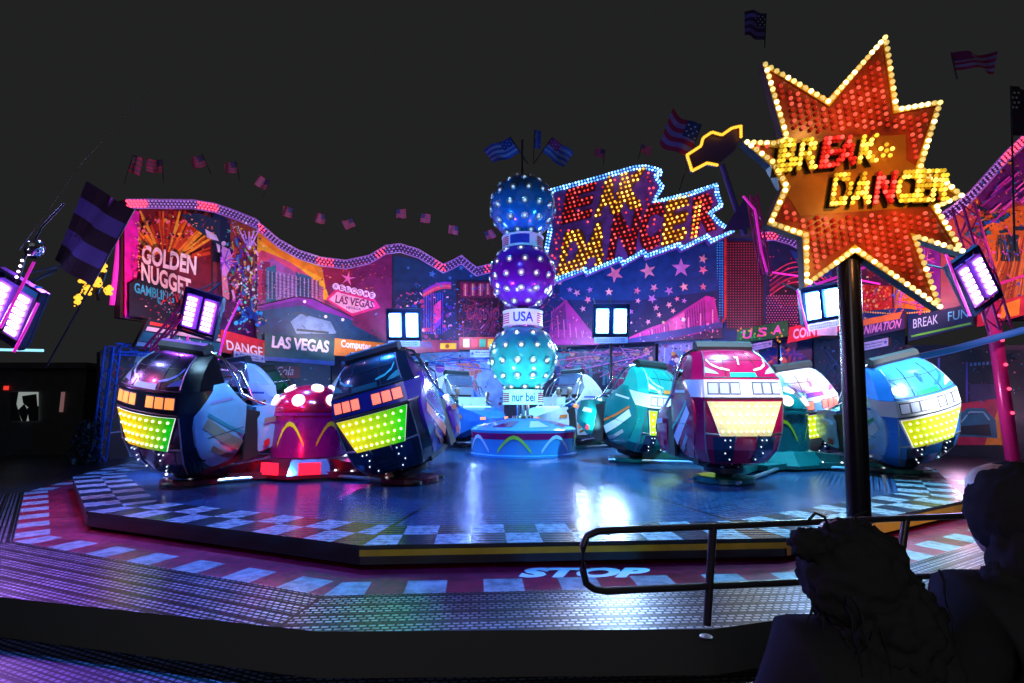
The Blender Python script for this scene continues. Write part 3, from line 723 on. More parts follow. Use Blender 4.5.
# --- 4: night blue casino panel
c = panel('dark blue painted board with a rainbow arch and a neon CASINO front', (392, 24.4), (504, 26))
out = [(x, y+4) for x, y in seg_path(RIM, 392, 500)]+[(504, 266)]
board(c.w, [(392, 350)]+out+[(504, 352)], .25, 'board', M_board, c.r)
a = Art(c.w, top=out, bot=((392, 350), (504, 352))); a.grad([(393, 346), (503, 350), (503, 270), (393, 256)], '20083a', '06305c')
for (x, y, r) in ((432, 274, 4), (447, 270, 3), (461, 268, 3), (450, 278, 2.2), (408, 268, 2), (471, 276, 2.5), (482, 273, 2)): a.star(x, y, r, '3868b0', .2)
a.poly([(393, 346), (393, 296), (404, 290), (420, 292), (424, 346)], '1a1848')
for k in range(9): a.line([(424+k*2.3, 293), (424+k*2.3, 334)], .9, RND.choice(['6030c0', '3050d0', '9040b0']))
arc = [(423+26*math.sin(t)*1.05, 290-6*math.cos(t)) for t in [x*.12 for x in range(-2, 15)]]
for k, cc in enumerate(('e83050', 'f06070', 'd02878', '8030c0')): a.line([(423+x*2, 297-18*math.sin(x/14*1.9)*.5-k*1.8) for x in range(15)], 1.6, cc)
a.rect(456, 281, 502, 348, '300a20'); a.rect(460, 282, 500, 298, '6a1038')
for k in range(5): a.rect(463+k*7.5, 284, 467.5+k*7.5, 296, 'c83068'); a.line([(465+k*7.5, 284), (465+k*7.5, 296)], .8, 'ffd080')
a.rect(464, 305, 500, 322, '1a0614'); a.text('CASINO', (466, 320), (33, 0), (0, -12), 'b83850', .01)
for k in range(60): a.line([(RND.uniform(456, 500), RND.uniform(298, 346)) for _ in range(2)], .6, RND.choice(['a01840', '701850', '38205a', '902040']))
for k in range(60):
    x = RND.uniform(394, 455); y = RND.uniform(300, 344); a.disc(x, y, RND.uniform(.6, 2.2), RND.choice(['c02860', '6028a0', '203890', 'e05080', '40108a', '902070']))
for k in range(12): a.line([(433, 330-k*2), (440, 324-k*2)], 1.5, RND.choice(['e03080', '8030d0']))
clutter(a, 395, 502, 285, 346, 408, ['e04880', '5038c0', '2090c0', '180c30', '902060', 'ffb0c0', '3048a0', 'c02838'], .4, 1.7)
a.build(c.r); rim(c.w, c.r, seg_path(RIM, 392, 500), [(434, 446), (484, 500)]); fixp(c.r)
# --- 5: stars and hotel panel under the title sign
c = panel('painted board of pink stars on midnight blue with magenta hotel roofs, below the bulb-lit title', (504, 26), (723, 23.8))
board(c.w, [(504, 350), (504, 262), (560, 268), (723, 226), (723, 338)], .25, 'board', M_board, c.r)
a = Art(c.w, top=[(504, 262), (560, 268), (723, 226)], bot=((504, 350), (723, 338))); a.grad([(505, 348), (722, 336), (722, 238), (505, 262)], '120a3c', '082a66')
a.poly([(560, 300), (560, 275), (620, 262), (722, 240), (722, 290), (640, 300)], '0a3474')
sts = [(615, 274, 9), (648, 271, 8.5), (681, 268, 10), (703, 259, 5), (703, 270, 5), (577, 293, 4), (590, 290, 3.4), (609, 292, 4.5), (637, 291, 4), (654, 288, 4.5), (669, 291, 4.8), (684, 287, 5), (703, 287, 4), (638, 301, 3), (652, 299, 5), (669, 305, 3.5), (677, 299, 3), (656, 308, 3.5), (684, 301, 3), (673, 311, 3), (588, 300, 4), (583, 309, 3.4), (570, 290, 3), (659, 315, 3), (566, 303, 3), (648, 322, 3), (631, 312, 3), (560, 283, 3), (713, 300, 3)]
for i, (x, y, r) in enumerate(sts): a.star(x, y, r, ['f07898', 'e890a8', 'c878c0', 'f8a0a0'][i % 4], .25*((i % 5)-2), .40)
def roofs(pts, n, cA, cB):
    a.poly(pts, cA)
    (x0, y0), (x1, y1) = pts[1], pts[2]
    for k in range(n):
        t = k/n; a.line([(x0+(x1-x0)*t, y0+(y1-y0)*t+3), (x0+(x1-x0)*t+2, max(y0, y1)+18)], .8, cB)
roofs([(640, 340), (668, 320), (706, 296), (714, 298), (720, 326), (690, 336)], 16, 'c01888', '500858'); roofs([(548, 345), (552, 312), (566, 300), (590, 330), (600, 345)], 12, 'a01878', '400850')
roofs([(620, 342), (650, 328), (680, 318), (690, 334)], 12, 'e03090', '701060'); a.poly([(668, 322), (684, 312), (686, 334), (670, 336)], 'f06098')
for k in range(7): a.line([(640+k*12, 334-k*4), (640+k*12, 342-k*1.5)], 1.2, 'ff90b0'); a.line([(552+k*6, 312+k*4), (553+k*6, 338)], .9, 'e050a0')
a.disc(683, 320, 2.2, 'fff0f0'); a.disc(663, 323, 1.4, 'ffd090')
a.poly([(600, 345), (640, 337), (722, 322), (722, 328), (640, 345)], '283078')
for k in range(50): a.line([(RND.uniform(504, 560), RND.uniform(300, 346)) for _ in range(2)], .7, RND.choice(['801858', '30187a', 'a02060', '20106a']))
clutter(a, 562, 722, 318, 345, 204, ['ff70c0', '701060', '3848a8', 'f0a0c0', 'a01878'], .4, 1.6); clutter(a, 506, 562, 275, 345, 187, ['a02868', '30207a', 'e05890', '101030'], .4, 1.6)
a.build(c.r); fixp(c.r)
# --- 6: LED grille column
c = panel('tall dark red lamp grille with an orange side tube and blue curved edge', (712, 24.2), (768, 22.4))
board(c.w, [(712, 346), (712, 238), (768, 228), (768, 340)], .3, 'board', M_board, c.r, .05)
a = Art(c.w, .07); a.rect(713, 239, 767, 344, '0c1a50'); a.rect(727, 241, 765, 330, '3a0818')
a.poly([(715, 240), (724, 239), (724, 320), (700, 332), (716, 318)], '0a4a90'); a.line([(726, 238), (726, 318), (718, 330), (690, 338)], 2.4, 'e02818')
a.build(c.r)
g1 = [c.w.at(729+i*2.7, 244+j*2.6, .13) for j in range(33) for i in range(13)]
bulbs(c.r, g1, .026, mat('bulb_maroon', (.4, .02, .05), .3, emit=(.8, .04, .12), es=.22, sample='NONE'), 'red_bulb')
g2 = [c.w.at(716+i*2.5, 243+j*2.6, .13) for j in range(29) for i in range(4)]
bulbs(c.r, g2, .026, mat('bulb_cyan_dim', (.05, .3, .6), .3, emit=(.05, .35, .9), es=.45, sample='NONE'), 'blue_bulb'); fixp(c.r)
# --- 7: neon tunnel panel
c = panel('dark painted board with a field of pink lamps and red neon curves', (768, 22.4), (836, 20.2))
board(c.w, [(768, 340), (768, 228), (790, 232), (812, 244), (836, 258), (836, 338)], .25, 'board', M_board, c.r)
a = Art(c.w, top=[(768, 228), (790, 232), (812, 244), (836, 258)], bot=((768, 340), (836, 338))); a.grad([(769, 338), (835, 336), (835, 258), (769, 230)], '2a0a3c', '101040')
a.disc(790, 292, 20, '601028', 14); a.disc(790, 294, 15, '300818', 10)
for k in range(5): a.line([(770+2*q, 276-14*math.sin(q/28*PI)+k*5) for q in range(0, 30, 2)], 1.2, RND.choice(['e02050', 'c01840', 'ff4060', '8018a0']))
a.poly([(790, 250), (830, 262), (834, 282), (800, 268)], '18408a'); a.star(803, 258, 6, '203a70')
clutter(a, 770, 834, 250, 336, 187, ['e02050', '5030b0', '2050b0', 'ff80a0', '180828'], .4, 1.7)
a.build(c.r)
bulbs(c.r, [c.w.at(766+i*2.8+(j % 2)*1.4, 296+j*2.4, .06) for j in range(16) for i in range(12)], .026, mat('bulb_pink_dim', (.5, .1, .3), .3, emit=(1, .15, .5), es=.35, sample='NONE'), 'pink_bulb')
rim(c.w, c.r, [(763, 233), (775, 232), (790, 236), (806, 244), (820, 254)], [(763, 780)]); fixp(c.r)
# --- 8: burger / popcorn board region
c = panel('orange and red painted board dotted with lamps, half hidden behind the star sign pole', (836, 20.2), (944, 16.2))
board(c.w, [(836, 336), (836, 240), (944, 215), (944, 322)], .25, 'board', M_board, c.r)
a = Art(c.w, top=[(836, 240), (944, 215)], bot=((836, 336), (944, 322))); a.grad([(837, 334), (943, 321), (943, 218), (837, 242)], '180a40', '701028')
a.poly([(858, 312), (858, 284), (892, 286), (893, 310)], 'd02818'); a.poly([(894, 330), (894, 286), (938, 290), (940, 318)], 'f09018'); a.poly([(870, 262), (880, 262), (890, 272), (886, 276), (868, 276)], '901020')
a.poly([(900, 262), (942, 236), (942, 300), (920, 290)], '8020a0'); a.poly([(858, 312), (900, 308), (940, 312), (940, 322), (858, 334)], '103a90')
for k in range(70): a.disc(RND.uniform(860, 892), RND.uniform(287, 309), RND.uniform(.7, 1.6), RND.choice(['ff5030', 'ff9040', 'ffd070', 'ff3060']))
for k in range(30): a.disc(862+k*2.5, 314-abs(k-15)*.15, .9, 'ffd060')
for k in range(60): a.line([(RND.uniform(896, 942), RND.uniform(225, 320)) for _ in range(2)], .8, RND.choice(['e060e0', 'ff8030', '4060ff', 'c02080']))
clutter(a, 860, 942, 235, 320, 323, ['ffb040', 'e04020', '4060e0', 'e060d0', '180a28', 'ffe0a0'], .4, 1.8)
a.build(c.r); fixp(c.r)
# --- 9: right wing
RIMR = [(940, 216), (955, 206), (972, 192), (990, 172), (1008, 152), (1024, 137), (1050, 120)]
c = panel('orange painted wing with teal machine shapes, cut by the right edge', (940, 16.2), (1050, 14.3))
board(c.w, [(940, 322)]+[(x, y+4) for x, y in RIMR]+[(1050, 320)], .25, 'board', M_board, c.r)
a = Art(c.w, top=[(x, y+4) for x, y in RIMR], bot=((940, 322), (1050, 320))); a.grad([(941, 320), (1049, 318), (1049, 110), (941, 190)], '6a1060', 'c05018')
a.poly([(980, 215), (1049, 200), (1049, 300), (1000, 300)], 'd87018'); a.poly([(974, 192), (1049, 128), (1049, 190), (985, 212)], '601470')
for k in range(40): a.line([(985+k*1.6, 300), (1010+k*.9, 235)], 1.0, RND.choice(['e88028', 'a04010', 'f0a040', 'c06020']))
for k in range(26):
    x = RND.uniform(976, 1040); y = RND.uniform(205, 240); a.line([(x, y), (x+RND.uniform(-14, 14), y+RND.uniform(-6, 8))], RND.uniform(1.5, 4.5), RND.choice(['0a5068', '063848', '18788a', '0a2840', '1050a0']))
for k in range(12): x = RND.uniform(1000, 1020); a.line([(x, 236), (x+RND.uniform(-6, 6), 262)], 1.3, RND.choice(['083848', '1858c0', '0a2030']))
for k in range(24): x = RND.uniform(980, 1040); y = 170+RND.uniform(0, 34)-(x-980)*.5; a.line([(x, y+28), (x+14, y+16)], 1.4, RND.choice(['e040d0', 'b020a0', 'ff70e0', '5020b0']))
a.line([(986, 300), (1000, 285), (1040, 272)], 3, 'e020a0')
clutter(a, 965, 1040, 160, 310, 391, ['083848', '1080a0', 'f0a038', '802010', 'e050c0', '2850c0', '401020'], .5, 2.4)
a.build(c.r); rim(c.w, c.r, RIMR, [(1003, 1050)], h=11, step=4.6, r=.03); fixp(c.r)
# magenta end tube + corner post of the backdrop
M_magT = mat('magenta_tube', (.8, .05, .6), .3, emit=(1.0, .02, .62), es=.45, sample='AUTO')
mb = MB(); mb.tube([P(122.5, 206, 15.4), P(117, 262, 15.4), P(112, 305, 15.4)], .07, seg=10); t_ = mb.build('neon_tube', M_magT); tag(t_, 'thick magenta neon tube up the left end of the painted backdrop', 'neon tube')
def fluoro(pts, Y, r, label, m=M_magT, name='neon_tube'):
    mb = MB(); mb.tube([P(x, y, Y) for x, y in pts], r, seg=8); o = mb.build(name, m, smooth=60); return tag(o, label, 'neon tube', None)
M_magL = mat('magenta_truss_glow', (.25, .02, .16), .3, .3, emit=(1, .02, .5), es=.03, sample='NONE')  # faint magenta glow put into the truss material itself
# ------------------------------------------------------------------ blue and pink lattice posts, beams of the gallery
M_blueS = mat('blue_lacquer', (.04, .16, .75), .3, .2, coat=.4); M_pinkS = mat('pink_lacquer_glow', (.45, .02, .18), .3, .1, coat=.4, emit=(1, .0, .3), es=.02, sample='NONE')  # faint glow put into the pink lacquer itself
def lattice(p0, p1, w, m, label, name='lattice_post', cat='post', n=12, base=True, group=None):
    p0 = Vector(p0); p1 = Vector(p1); ax = (p1-p0).normalized(); root = empty(name, p0); tag(root, label, cat, group)
    u = ax.cross(Vector((0, 1, 0))).normalized()*w/2; v = ax.cross(u).normalized()*w/2; L = p1-p0
    for sx, sy in ((1, 1), (1, -1), (-1, 1), (-1, -1)):
        mb = MB(); mb.tube([u*sx+v*sy, L+u*sx+v*sy], .03, seg=6); mb.build('chord', m, root)
    mb = MB()
    for k in range(n):
        a0 = L*(k/n); a1 = L*((k+1)/n); s_ = 1 if k % 2 else -1
        for sy in (1, -1):
            mb.tube([a0+u*s_+v*sy, a1-u*s_+v*sy], .016, seg=5)
        mb.tube([a0+u*s_-v, a1+u*s_+v], .016, seg=5)
    mb.build('lacing', m, root)
    return root
lattice(G(98, 462, -.25), P(113, 346, 15.2), .26, M_blueS, 'blue lattice post at the left end of the gallery', group=None)
lattice(P(113, 349, 15.2), P(166, 351, 17.0), .26, M_blueS, 'short blue lattice beam at the top of the left post', 'lattice_beam', 'beam', 7)
def post(pb, pt, r, m, label, name='post', cat='post', group=None, bulbs_m=None, nb=0):
    root = empty(name, pb); tag(root, label, cat, group); L = Vector(pt)-Vector(pb)
    mb = MB(); mb.tube([(0, 0, 0), L], r, seg=12); mb.build('shaft', m, root, smooth=60)
    mb = MB(); mb.box((0, 0, .02), (r*5, r*5, .04)); mb.build('base_plate', M_dark, root)
    if bulbs_m: bulbs(root, [L*(.25+.72*k/nb)+Vector((0, -r-.03, 0)) for k in range(nb)], .05, bulbs_m)
    return root
post(G(655, 432, -.25), P(657, 345, 17.5), .06, M_dark, 'slim dark post with a row of white bulbs left of the red gondola', 'gallery_post', 'post', 'slim gallery posts with white bulbs', M_white, 8)
post(G(781, 440, -.25), P(779, 344, 16.5), .06, M_dark, 'slim post with white bulbs between the red gondola and the sign pole', 'gallery_post', 'post', 'slim gallery posts with white bulbs', M_white, 9)
post(G(1013, 462, -.25), P(985, 262, 14.6), .17, M_pinkS, 'thick leaning pink post near the right edge', 'pink_post', 'post', None, M_vioR, 6)
lattice(P(1000, 330, 12.4), P(963, 206, 12.4), .3, M_magL, 'dark magenta lattice mast leaning beside the star sign', 'lattice_mast', 'mast', 9)
fluoro([(897, 362), (955, 349), (1024, 330)], 14.5, .10, 'long fascia tube running blue to pink above the right booths', mat('fascia_blue', (.04, .18, .6), .3, emit=(.03, .25, .9), es=.12, sample='NONE'), 'fascia_tube')
# gallery: lintel, back murals, floor shade
gw = []
def gpanel(label, A, B, top, bot, fn, name='gallery_mural'):
    cl_ = ['203870', '702050', '4070b0', '101028', '305068', 'a04868', 'b0b8e0', '182848']
    c = panel(label, A, B, name); c.r['group'] = 'painted boards at the back of the gallery'
    board(c.w, [(A[0], bot), (A[0], top), (B[0], top), (B[0], bot)], .15, 'board', M_board, c.r); a = Art(c.w); fn(a); clutter(a, A[0]+2, B[0]-2, top+2, top+(bot-top)*.7, 110, cl_, .5, 2.2); a.build(c.r); fixp(c.r)
def gm1(a):
    a.rect(100, 350, 205, 462, '401020'); a.poly([(130, 462), (120, 400), (138, 352), (160, 352), (165, 462)], 'c8d8f0'); a.disc(118, 372, 6, 'e02040'); a.disc(118, 372, 4, '500818'); a.star(134, 368, 7, '3030a0', .3)
    for k in range(30): a.line([(RND.uniform(104, 200), RND.uniform(355, 440)) for _ in range(2)], 1, RND.choice(['e02050', '208090', 'd0d0e8', '3040a0', '901030']))
def gm2(a):
    a.rect(205, 352, 332, 440, '0c1228'); a.rect(240, 366, 300, 378, '901020'); a.text('Coca-Cola', (251, 377), (42, -2), (2, -9), 'ffd8e0', .0)
    a.rect(268, 380, 300, 425, '201838'); a.rect(205, 380, 236, 430, '305a90'); a.rect(300, 362, 332, 440, '12204a')
    for k in range(40): a.line([(RND.uniform(206, 330), RND.uniform(378, 432)) for _ in range(2)], .9, RND.choice(['183060', '802040', '4060a0', '101840']))
def gm3(a):
    a.rect(332, 356, 420, 436, '281848'); a.rect(388, 356, 420, 436, '506aa8'); a.disc(424-8, 376, 6, 'e05070')
    for k in range(30): a.disc(RND.uniform(335, 418), RND.uniform(358, 420), RND.uniform(1, 4), RND.choice(['802060', '3050a0', 'c04060', '6080c0', '201040']))
def gm4(a):
    a.grad([(420, 436), (504, 436), (504, 352), (420, 352)], '6a88c0', 'a8b4e0'); a.poly([(455, 362), (475, 358), (482, 372), (462, 380)], 'e86850'); a.poly([(430, 356), (456, 362), (446, 400), (430, 405)], 'b8c0d8')
    a.line([(478, 366), (474, 382), (477, 396)], 3, 'c03048'); a.disc(440, 368, 5, '8030a0')
    for k in range(24): a.line([(RND.uniform(424, 500), RND.uniform(354, 372)) for _ in range(2)], 1, RND.choice(['3050c0', '60a0e0', '8060c0', 'e080a0']))
def gm5(a):
    a.rect(548, 340, 655, 430, '1a1440')
    for k in range(16): a.figure(552+k*6.6+RND.uniform(-2, 2), 388+RND.uniform(-4, 6), RND.uniform(28, 42), RND.choice(['203050', '802048', '308088', '101028', '5a2060', '283870', 'a03050']), arms=k % 2)
    for k in range(60): a.line([(552+RND.uniform(0, 100), 345+RND.uniform(0, 34)) for _ in range(2)], .9, RND.choice(['a02860', '2a6080', '502080', '181038', 'c060a0']))
def gm6(a):
    a.grad([(655, 430), (730, 430), (730, 338), (655, 338)], '5870a8', '9a90c8')
    for k in range(10): a.line([(657+k*8, 345), (655+k*8, 395)], 1.1, 'c8c8e8')
    a.figure(675, 408, 54, '5a0a28', '8a2840', 1)
    for k in range(9): a.figure(688+k*5, 392+RND.uniform(-4, 6), RND.uniform(30, 44), RND.choice(['d89020', 'a02848', '203878', '802060', '18707a', 'c05060']), arms=k % 2)
    for k in range(26): x = 672+RND.uniform(0, 54); a.disc(x, 352+RND.uniform(0, 14), RND.uniform(1, 3), RND.choice(['e0a030', 'd04060', '3040a0', 'f0e0f0', '40a0a0']))
def gm7(a):
    a.rect(730, 336, 812, 440, '101a50'); a.poly([(730, 440), (730, 360), (758, 345), (800, 350), (808, 440)], '183a88')
    for k in range(60): a.line([(RND.uniform(735, 808), RND.uniform(344, 400)) for _ in range(2)], RND.uniform(1, 3), RND.choice(['2060d0', 'a03060', '1030a0', '6030a0', 'e07060', '0a1a50']))
    a.disc(783, 362, 5, 'e07858'); a.poly([(776, 368), (792, 368), (800, 400), (785, 405)], 'c04060')
def gm8(a):
    a.rect(812, 330, 905, 440, '0a1030'); a.rect(815, 385, 850, 440, '301040')
    for k in range(30): a.line([(RND.uniform(815, 900), RND.uniform(336, 430)) for _ in range(2)], 1, RND.choice(['102860', '501850', '204080']))
def gm9(a):
    a.rect(905, 350, 1060, 470, '0a0c1c'); a.rect(938, 358, 940, 400, '4058c8'); a.rect(966, 362, 968, 402, '5040b0'); a.rect(970, 384, 1002, 402, '3a2858')
    for k in range(7): a.rect(970+k*4.2, 363-k*.3, 972.5+k*4.2, 366-k*.3, '5080b0')
    a.poly([(948, 445), (948, 405), (1002, 398), (1004, 445)], 'c02048'); a.poly([(985, 445), (1002, 400), (1004, 445)], 'f09020')
    a.poly([(952, 436), (955, 418), (968, 408), (985, 408), (996, 420), (998, 438)], '1a6880'); a.poly([(958, 434), (962, 426), (990, 424), (992, 436)], '101828'); a.line([(962, 422), (970, 412), (984, 412), (990, 420)], 1.6, '80c8d8')
    for k in range(30): a.line([(RND.uniform(1000, 1010), RND.uniform(400, 440)), (RND.uniform(1000, 1010), RND.uniform(400, 440))], 1.3, 'f0a030')
for args in ((('dark red gallery board with a white wedge behind the black gondola'), (100, 15.9), (205, 19.5), 352, 458, gm1), ('dark gallery board with a red soft drink banner', (205, 19.5), (332, 24.5), 358, 440, gm2),
             ('violet gallery board behind the leaning purple gondola', (332, 24.5), (420, 26.4), 356, 436, gm3), ('pale gallery board splashed with colour left of the lowest ball', (420, 26.4), (548, 27), 352, 432, gm4),
             ('dark gallery board crowded with painted dancers right of the lowest ball', (548, 27), (655, 26), 340, 430, gm5), ('pale gallery board with a tall painted figure in dark red', (655, 26), (730, 24.2), 338, 430, gm6),
             ('blue gallery board with a painted giant behind the red gondola', (730, 24.2), (812, 22), 336, 440, gm7), ('dark navy gallery board behind the star sign pole', (812, 22), (905, 18.5), 336, 450, gm8),
             ('gallery front with a red painted panel of a teal car near the right edge', (905, 18.4), (1060, 15.0), 345, 452, gm9)):
    gpanel(args[0], args[1], args[2], args[3], args[4], args[5])
# dark roof slab closing the gallery behind the boards
# ------------------------------------------------------------------ sign boards along the gallery fascia
def sign(label, A, B, quad, fill, draw, name='sign_board', thick=.12, cat='sign', group=None, off=.35, lit=False):
    wl = Wall(A[0], A[1], B[0], B[1]); root = empty(name, (wl.A+wl.B)/2); root.location.z = wl.at(quad[0][0], quad[0][1]).z; tag(root, label, cat, group)
    board(wl, quad, thick, 'board', M_board, root, off); a = Art(wl, off+.004); a.poly(quad, fill); draw(a); a.build(root, m=M_artlit if lit else None); fixp(root); return root
FY = [(100, 15), (122, 15.3), (212, 18.3), (256, 20.6), (392, 24), (504, 25.6), (560, 25.6), (723, 23.4), (768, 22), (836, 19.8), (940, 16), (1050, 14)]
def fy(x):
    for (a, ya), (b, yb) in zip(FY, FY[1:]):
        if a <= x <= b: return ya+(yb-ya)*(x-a)/(b-a)
    return FY[-1][1]
def sg(label, x0, x1, quad, fill, draw, **k): return sign(label, (x0, fy(x0)), (x1, fy(x1)), quad, fill, draw, **k)
def d(a):
    a.poly([(142, 322), (212, 335), (213, 337.5), (141, 325)], 'ff4030'); a.poly([(139, 327), (213, 339), (213, 342), (137, 331)], 'f0d8e8'); a.poly([(135, 332), (213, 344), (213, 352), (130, 341)], '1a7888')
    for k in range(6): a.star(150+k*10.5, 337+k*1.9, 3.6, 'f0f0ff', .1)
    a.poly([(129, 342), (213, 353), (213, 356), (127, 346)], 'b8c8f0')
sg('long slanting canopy board with stars and stripes at the left of the gallery', 125, 214, [(126, 347), (140, 319), (214, 332), (214, 358)], '181a30', d, cat='canopy', name='canopy_board')
def d(a): a.text('DANGER', (219, 350), (44, 9), (-1, -10), 'f8e8f0', .02); a.poly([(255, 343), (262, 346), (261, 358), (256, 357)], 'f06010')
sg('red and orange board lettered DANGER in crooked capitals', 212, 262, [(212, 352), (213, 330), (262, 342), (262, 360)], 'd01828', d)
def d(a): a.poly([(262, 357), (332, 362), (332, 366), (262, 361)], '3050b0'); a.text('LAS VEGAS', (270, 348.5), (56, 5), (1, -11.5), 'f0c8e8', .03); a.text('LAS VEGAS', (269.4, 348), (56, 5), (1, -11.5), 'e8e0ff', .01)
sg('teal board with the words LAS VEGAS in tall pale letters', 262, 332, [(262, 361), (263, 334), (332, 341), (332, 366)], '0a4858', d)
def d(a): a.text('Computer', (339, 350), (30, 3), (0, -9.5), 'ffe8f0', .03); a.text('Game', (373, 353.5), (19, 1.5), (0, -8.5), 'f0c0d0', .02)
sg('orange board lettered for computer games beside the teal board', 332, 396, [(332, 356), (333, 339), (396, 345), (396, 361)], 'd87010', d)
def d(a): a.text('FLIPPER', (408, 349), (24, 0), (0, -6), '203878'); a.rect(439, 344, 455, 350, 'f8a818'); a.disc(446, 347, 2, 'a04000')
sg('low red and orange board under the blue casino mural', 396, 458, [(396, 355), (396, 341), (458, 341), (458, 352)], '801838', d)
def d(a): [a.poly([(462+k*8, 348), (462+k*8, 340), (468+k*8, 340), (468+k*8, 348)], cc) for k, cc in enumerate(('f0d0a0', 'e04030', '30a060', 'f0b020', 'd03050'))]
sg('low board with coloured squares left of the ball column', 458, 506, [(458, 350), (458, 338), (506, 338), (506, 350)], 'b03818', d)
def d(a):
    for k, ch in enumerate('USA'): a.text(ch, (746+k*15, 340-k*2.2), (9, -1), (1, -9), 'ff60c0', .03)
    for k in range(26): a.disc(RND.uniform(742, 790), RND.uniform(329, 343), 1, RND.choice(['e0e020', 'f09020', '30e060']))
sg('green and yellow speckled board with pink capitals above the red gondola', 740, 792, [(740, 344), (741, 331), (791, 321), (792, 337)], '1a6828', d)
def d(a): a.text('COIN', (798, 340), (22, -4), (0, -10), 'f8e8f8', .03); a.rect(822, 326, 842, 336, 'd8d8f0')
sg('red board with thick white capitals left of the sign pole', 792, 846, [(792, 344), (794, 328), (844, 316), (846, 332)], 'e01830', d)
def d(a): a.text('ANIMATION', (866, 336), (42, -8), (2, -9), 'e890e0', .02); a.poly([(862, 328), (908, 319), (911, 312), (866, 321)], 'f07830')
sg('slanting red and violet board lettered ANIMATION right of the sign pole', 860, 914, [(861, 341), (864, 322), (912, 311), (913, 329)], '381458', d)
def d(a): a.text('BREAK', (920, 329), (25, -5), (0, -9), 'b8d0ff', .0); a.text('FUN', (955, 322), (20, -4), (0, -9), '60d0ff', .0); a.line([(918, 337), (978, 324)], 2, '60c030')
sg('dark blue board with thin pale script under the right wing', 914, 980, [(915, 342), (916, 318), (979, 304), (980, 326)], '0a1448', d)
def d(a): a.text('VIP', (985, 324), (12, -3), (0, -9), 'f0d0e0', .02); a.poly([(1004, 320), (1006, 306), (1024, 300), (1023, 316)], 'f8a020')
sg('red and yellow board at the right edge below the painted wing', 980, 1030, [(981, 328), (982, 308), (1030, 296), (1030, 316)], 'c01838', d)
def wsign(label, x0, y0, x1, y1, h):
    def d(a):
        L = Vector((x1-x0, y1-y0))
        for t, s in ((.33, 'Bitte beachten'), (.72, 'Fahrt auf eigene Gefahr')):
            a.text(s, (x0+L.x*.2, y0+L.y*.2+h*(t+.12)), (L.x*.6, L.y*.6), (0, -h*.26), '182858')
        a.star(x0+L.x*.09, y0+L.y*.09+h*.5, h*.3, '2848a0'); a.star(x0+L.x*.91, y0+L.y*.91+h*.5, h*.3, '2848a0')
    sg(label, x0-2, x1+2, [(x0, y0+h), (x0, y0), (x1, y1), (x1, y1+h)], 'a8b0e0', d, name='notice_board', group='small pale notice boards', off=.5)
wsign('small pale notice board with stars under the DANGER board', 222, 351, 254, 356, 7)
wsign('small pale notice board under the orange computer games board', 348, 353, 380, 357, 6.5)
wsign('small pale notice board beside the lowest ball, below the coloured squares', 468, 351, 494, 351, 7)
wsign('small pale notice board below the green speckled board', 752, 346, 777, 341, 6.5)
wsign('small pale notice board right of the sign pole, under the slanting red board', 870, 344, 900, 338, 8)
# ------------------------------------------------------------------ bulb-lit title on top of the backdrop
tr_ = empty('title_sign', P(635, 300, 23.2)); tag(tr_, 'slanting bulb-lit BREAK DANCER title with an ice-blue bulb outline above the backdrop', 'sign')
wl = Wall(500, 24.2, 760, 22.4)
TO = [(540, 278), (548, 232), (545, 206), (551, 191), (592, 180), (634, 168), (646, 167.5), (656, 170), (662, 173), (661, 179), (657, 180), (664, 189.5), (655, 203), (685, 195), (716, 185.5), (718, 196), (722, 209), (711, 216), (720, 224), (733, 234), (709, 246), (705, 241), (680, 253), (677, 249), (645, 260.5), (642, 256), (622, 268), (619, 263), (586, 277), (584, 273), (556, 284)]
mb = MB(); mb.prism([wl.at(x, y, .3) for x, y in TO], -wl.n*.35); mb.build('board', mat('title_board', (.16, .05, .30), .4, nvar=.4), tr_)
cen = Vector((635, 225)); 
def inset(poly, dd):
    out = []; n = len(poly)
    for i in range(n):
        a, b, c_ = Vector(poly[i-1]), Vector(poly[i]), Vector(poly[(i+1) % n]); e1 = (b-a).normalized(); e2 = (c_-b).normalized()
        nn = Vector((-e1.y, e1.x))+Vector((-e2.y, e2.x))
        if nn.length < .2: nn = Vector((-e1.y, e1.x))
        nn.normalize(); out.append(b+nn*dd)
    return out
def ccw(poly): return sum(poly[i-1][0]*poly[i][1]-poly[i][0]*poly[i-1][1] for i in range(len(poly)))
sgn = 1 if ccw(TO) > 0 else -1
rows_ = []
edge = MB()
for dd in (1.3, 4.2):
    ip = inset(TO, dd*sgn)
    rows_ += [wl.at(q.x, q.y, .34) for q in along([tuple(p) for p in ip], 3.1, closed=True, start=dd*.4)]
ip0 = inset(TO, .2*sgn); ip1 = inset(TO, 5.4*sgn)
for i in range(len(TO)):
    j = (i+1) % len(TO); edge.poly([wl.at(*p, .31) for p in (TO[i], TO[j], tuple(ip1[j]), tuple(ip1[i]))])
edge.build('border_band', mat('border_blue', (.02, .12, .5), .3), tr_)
ltm = MB(); yb = []; rb = []
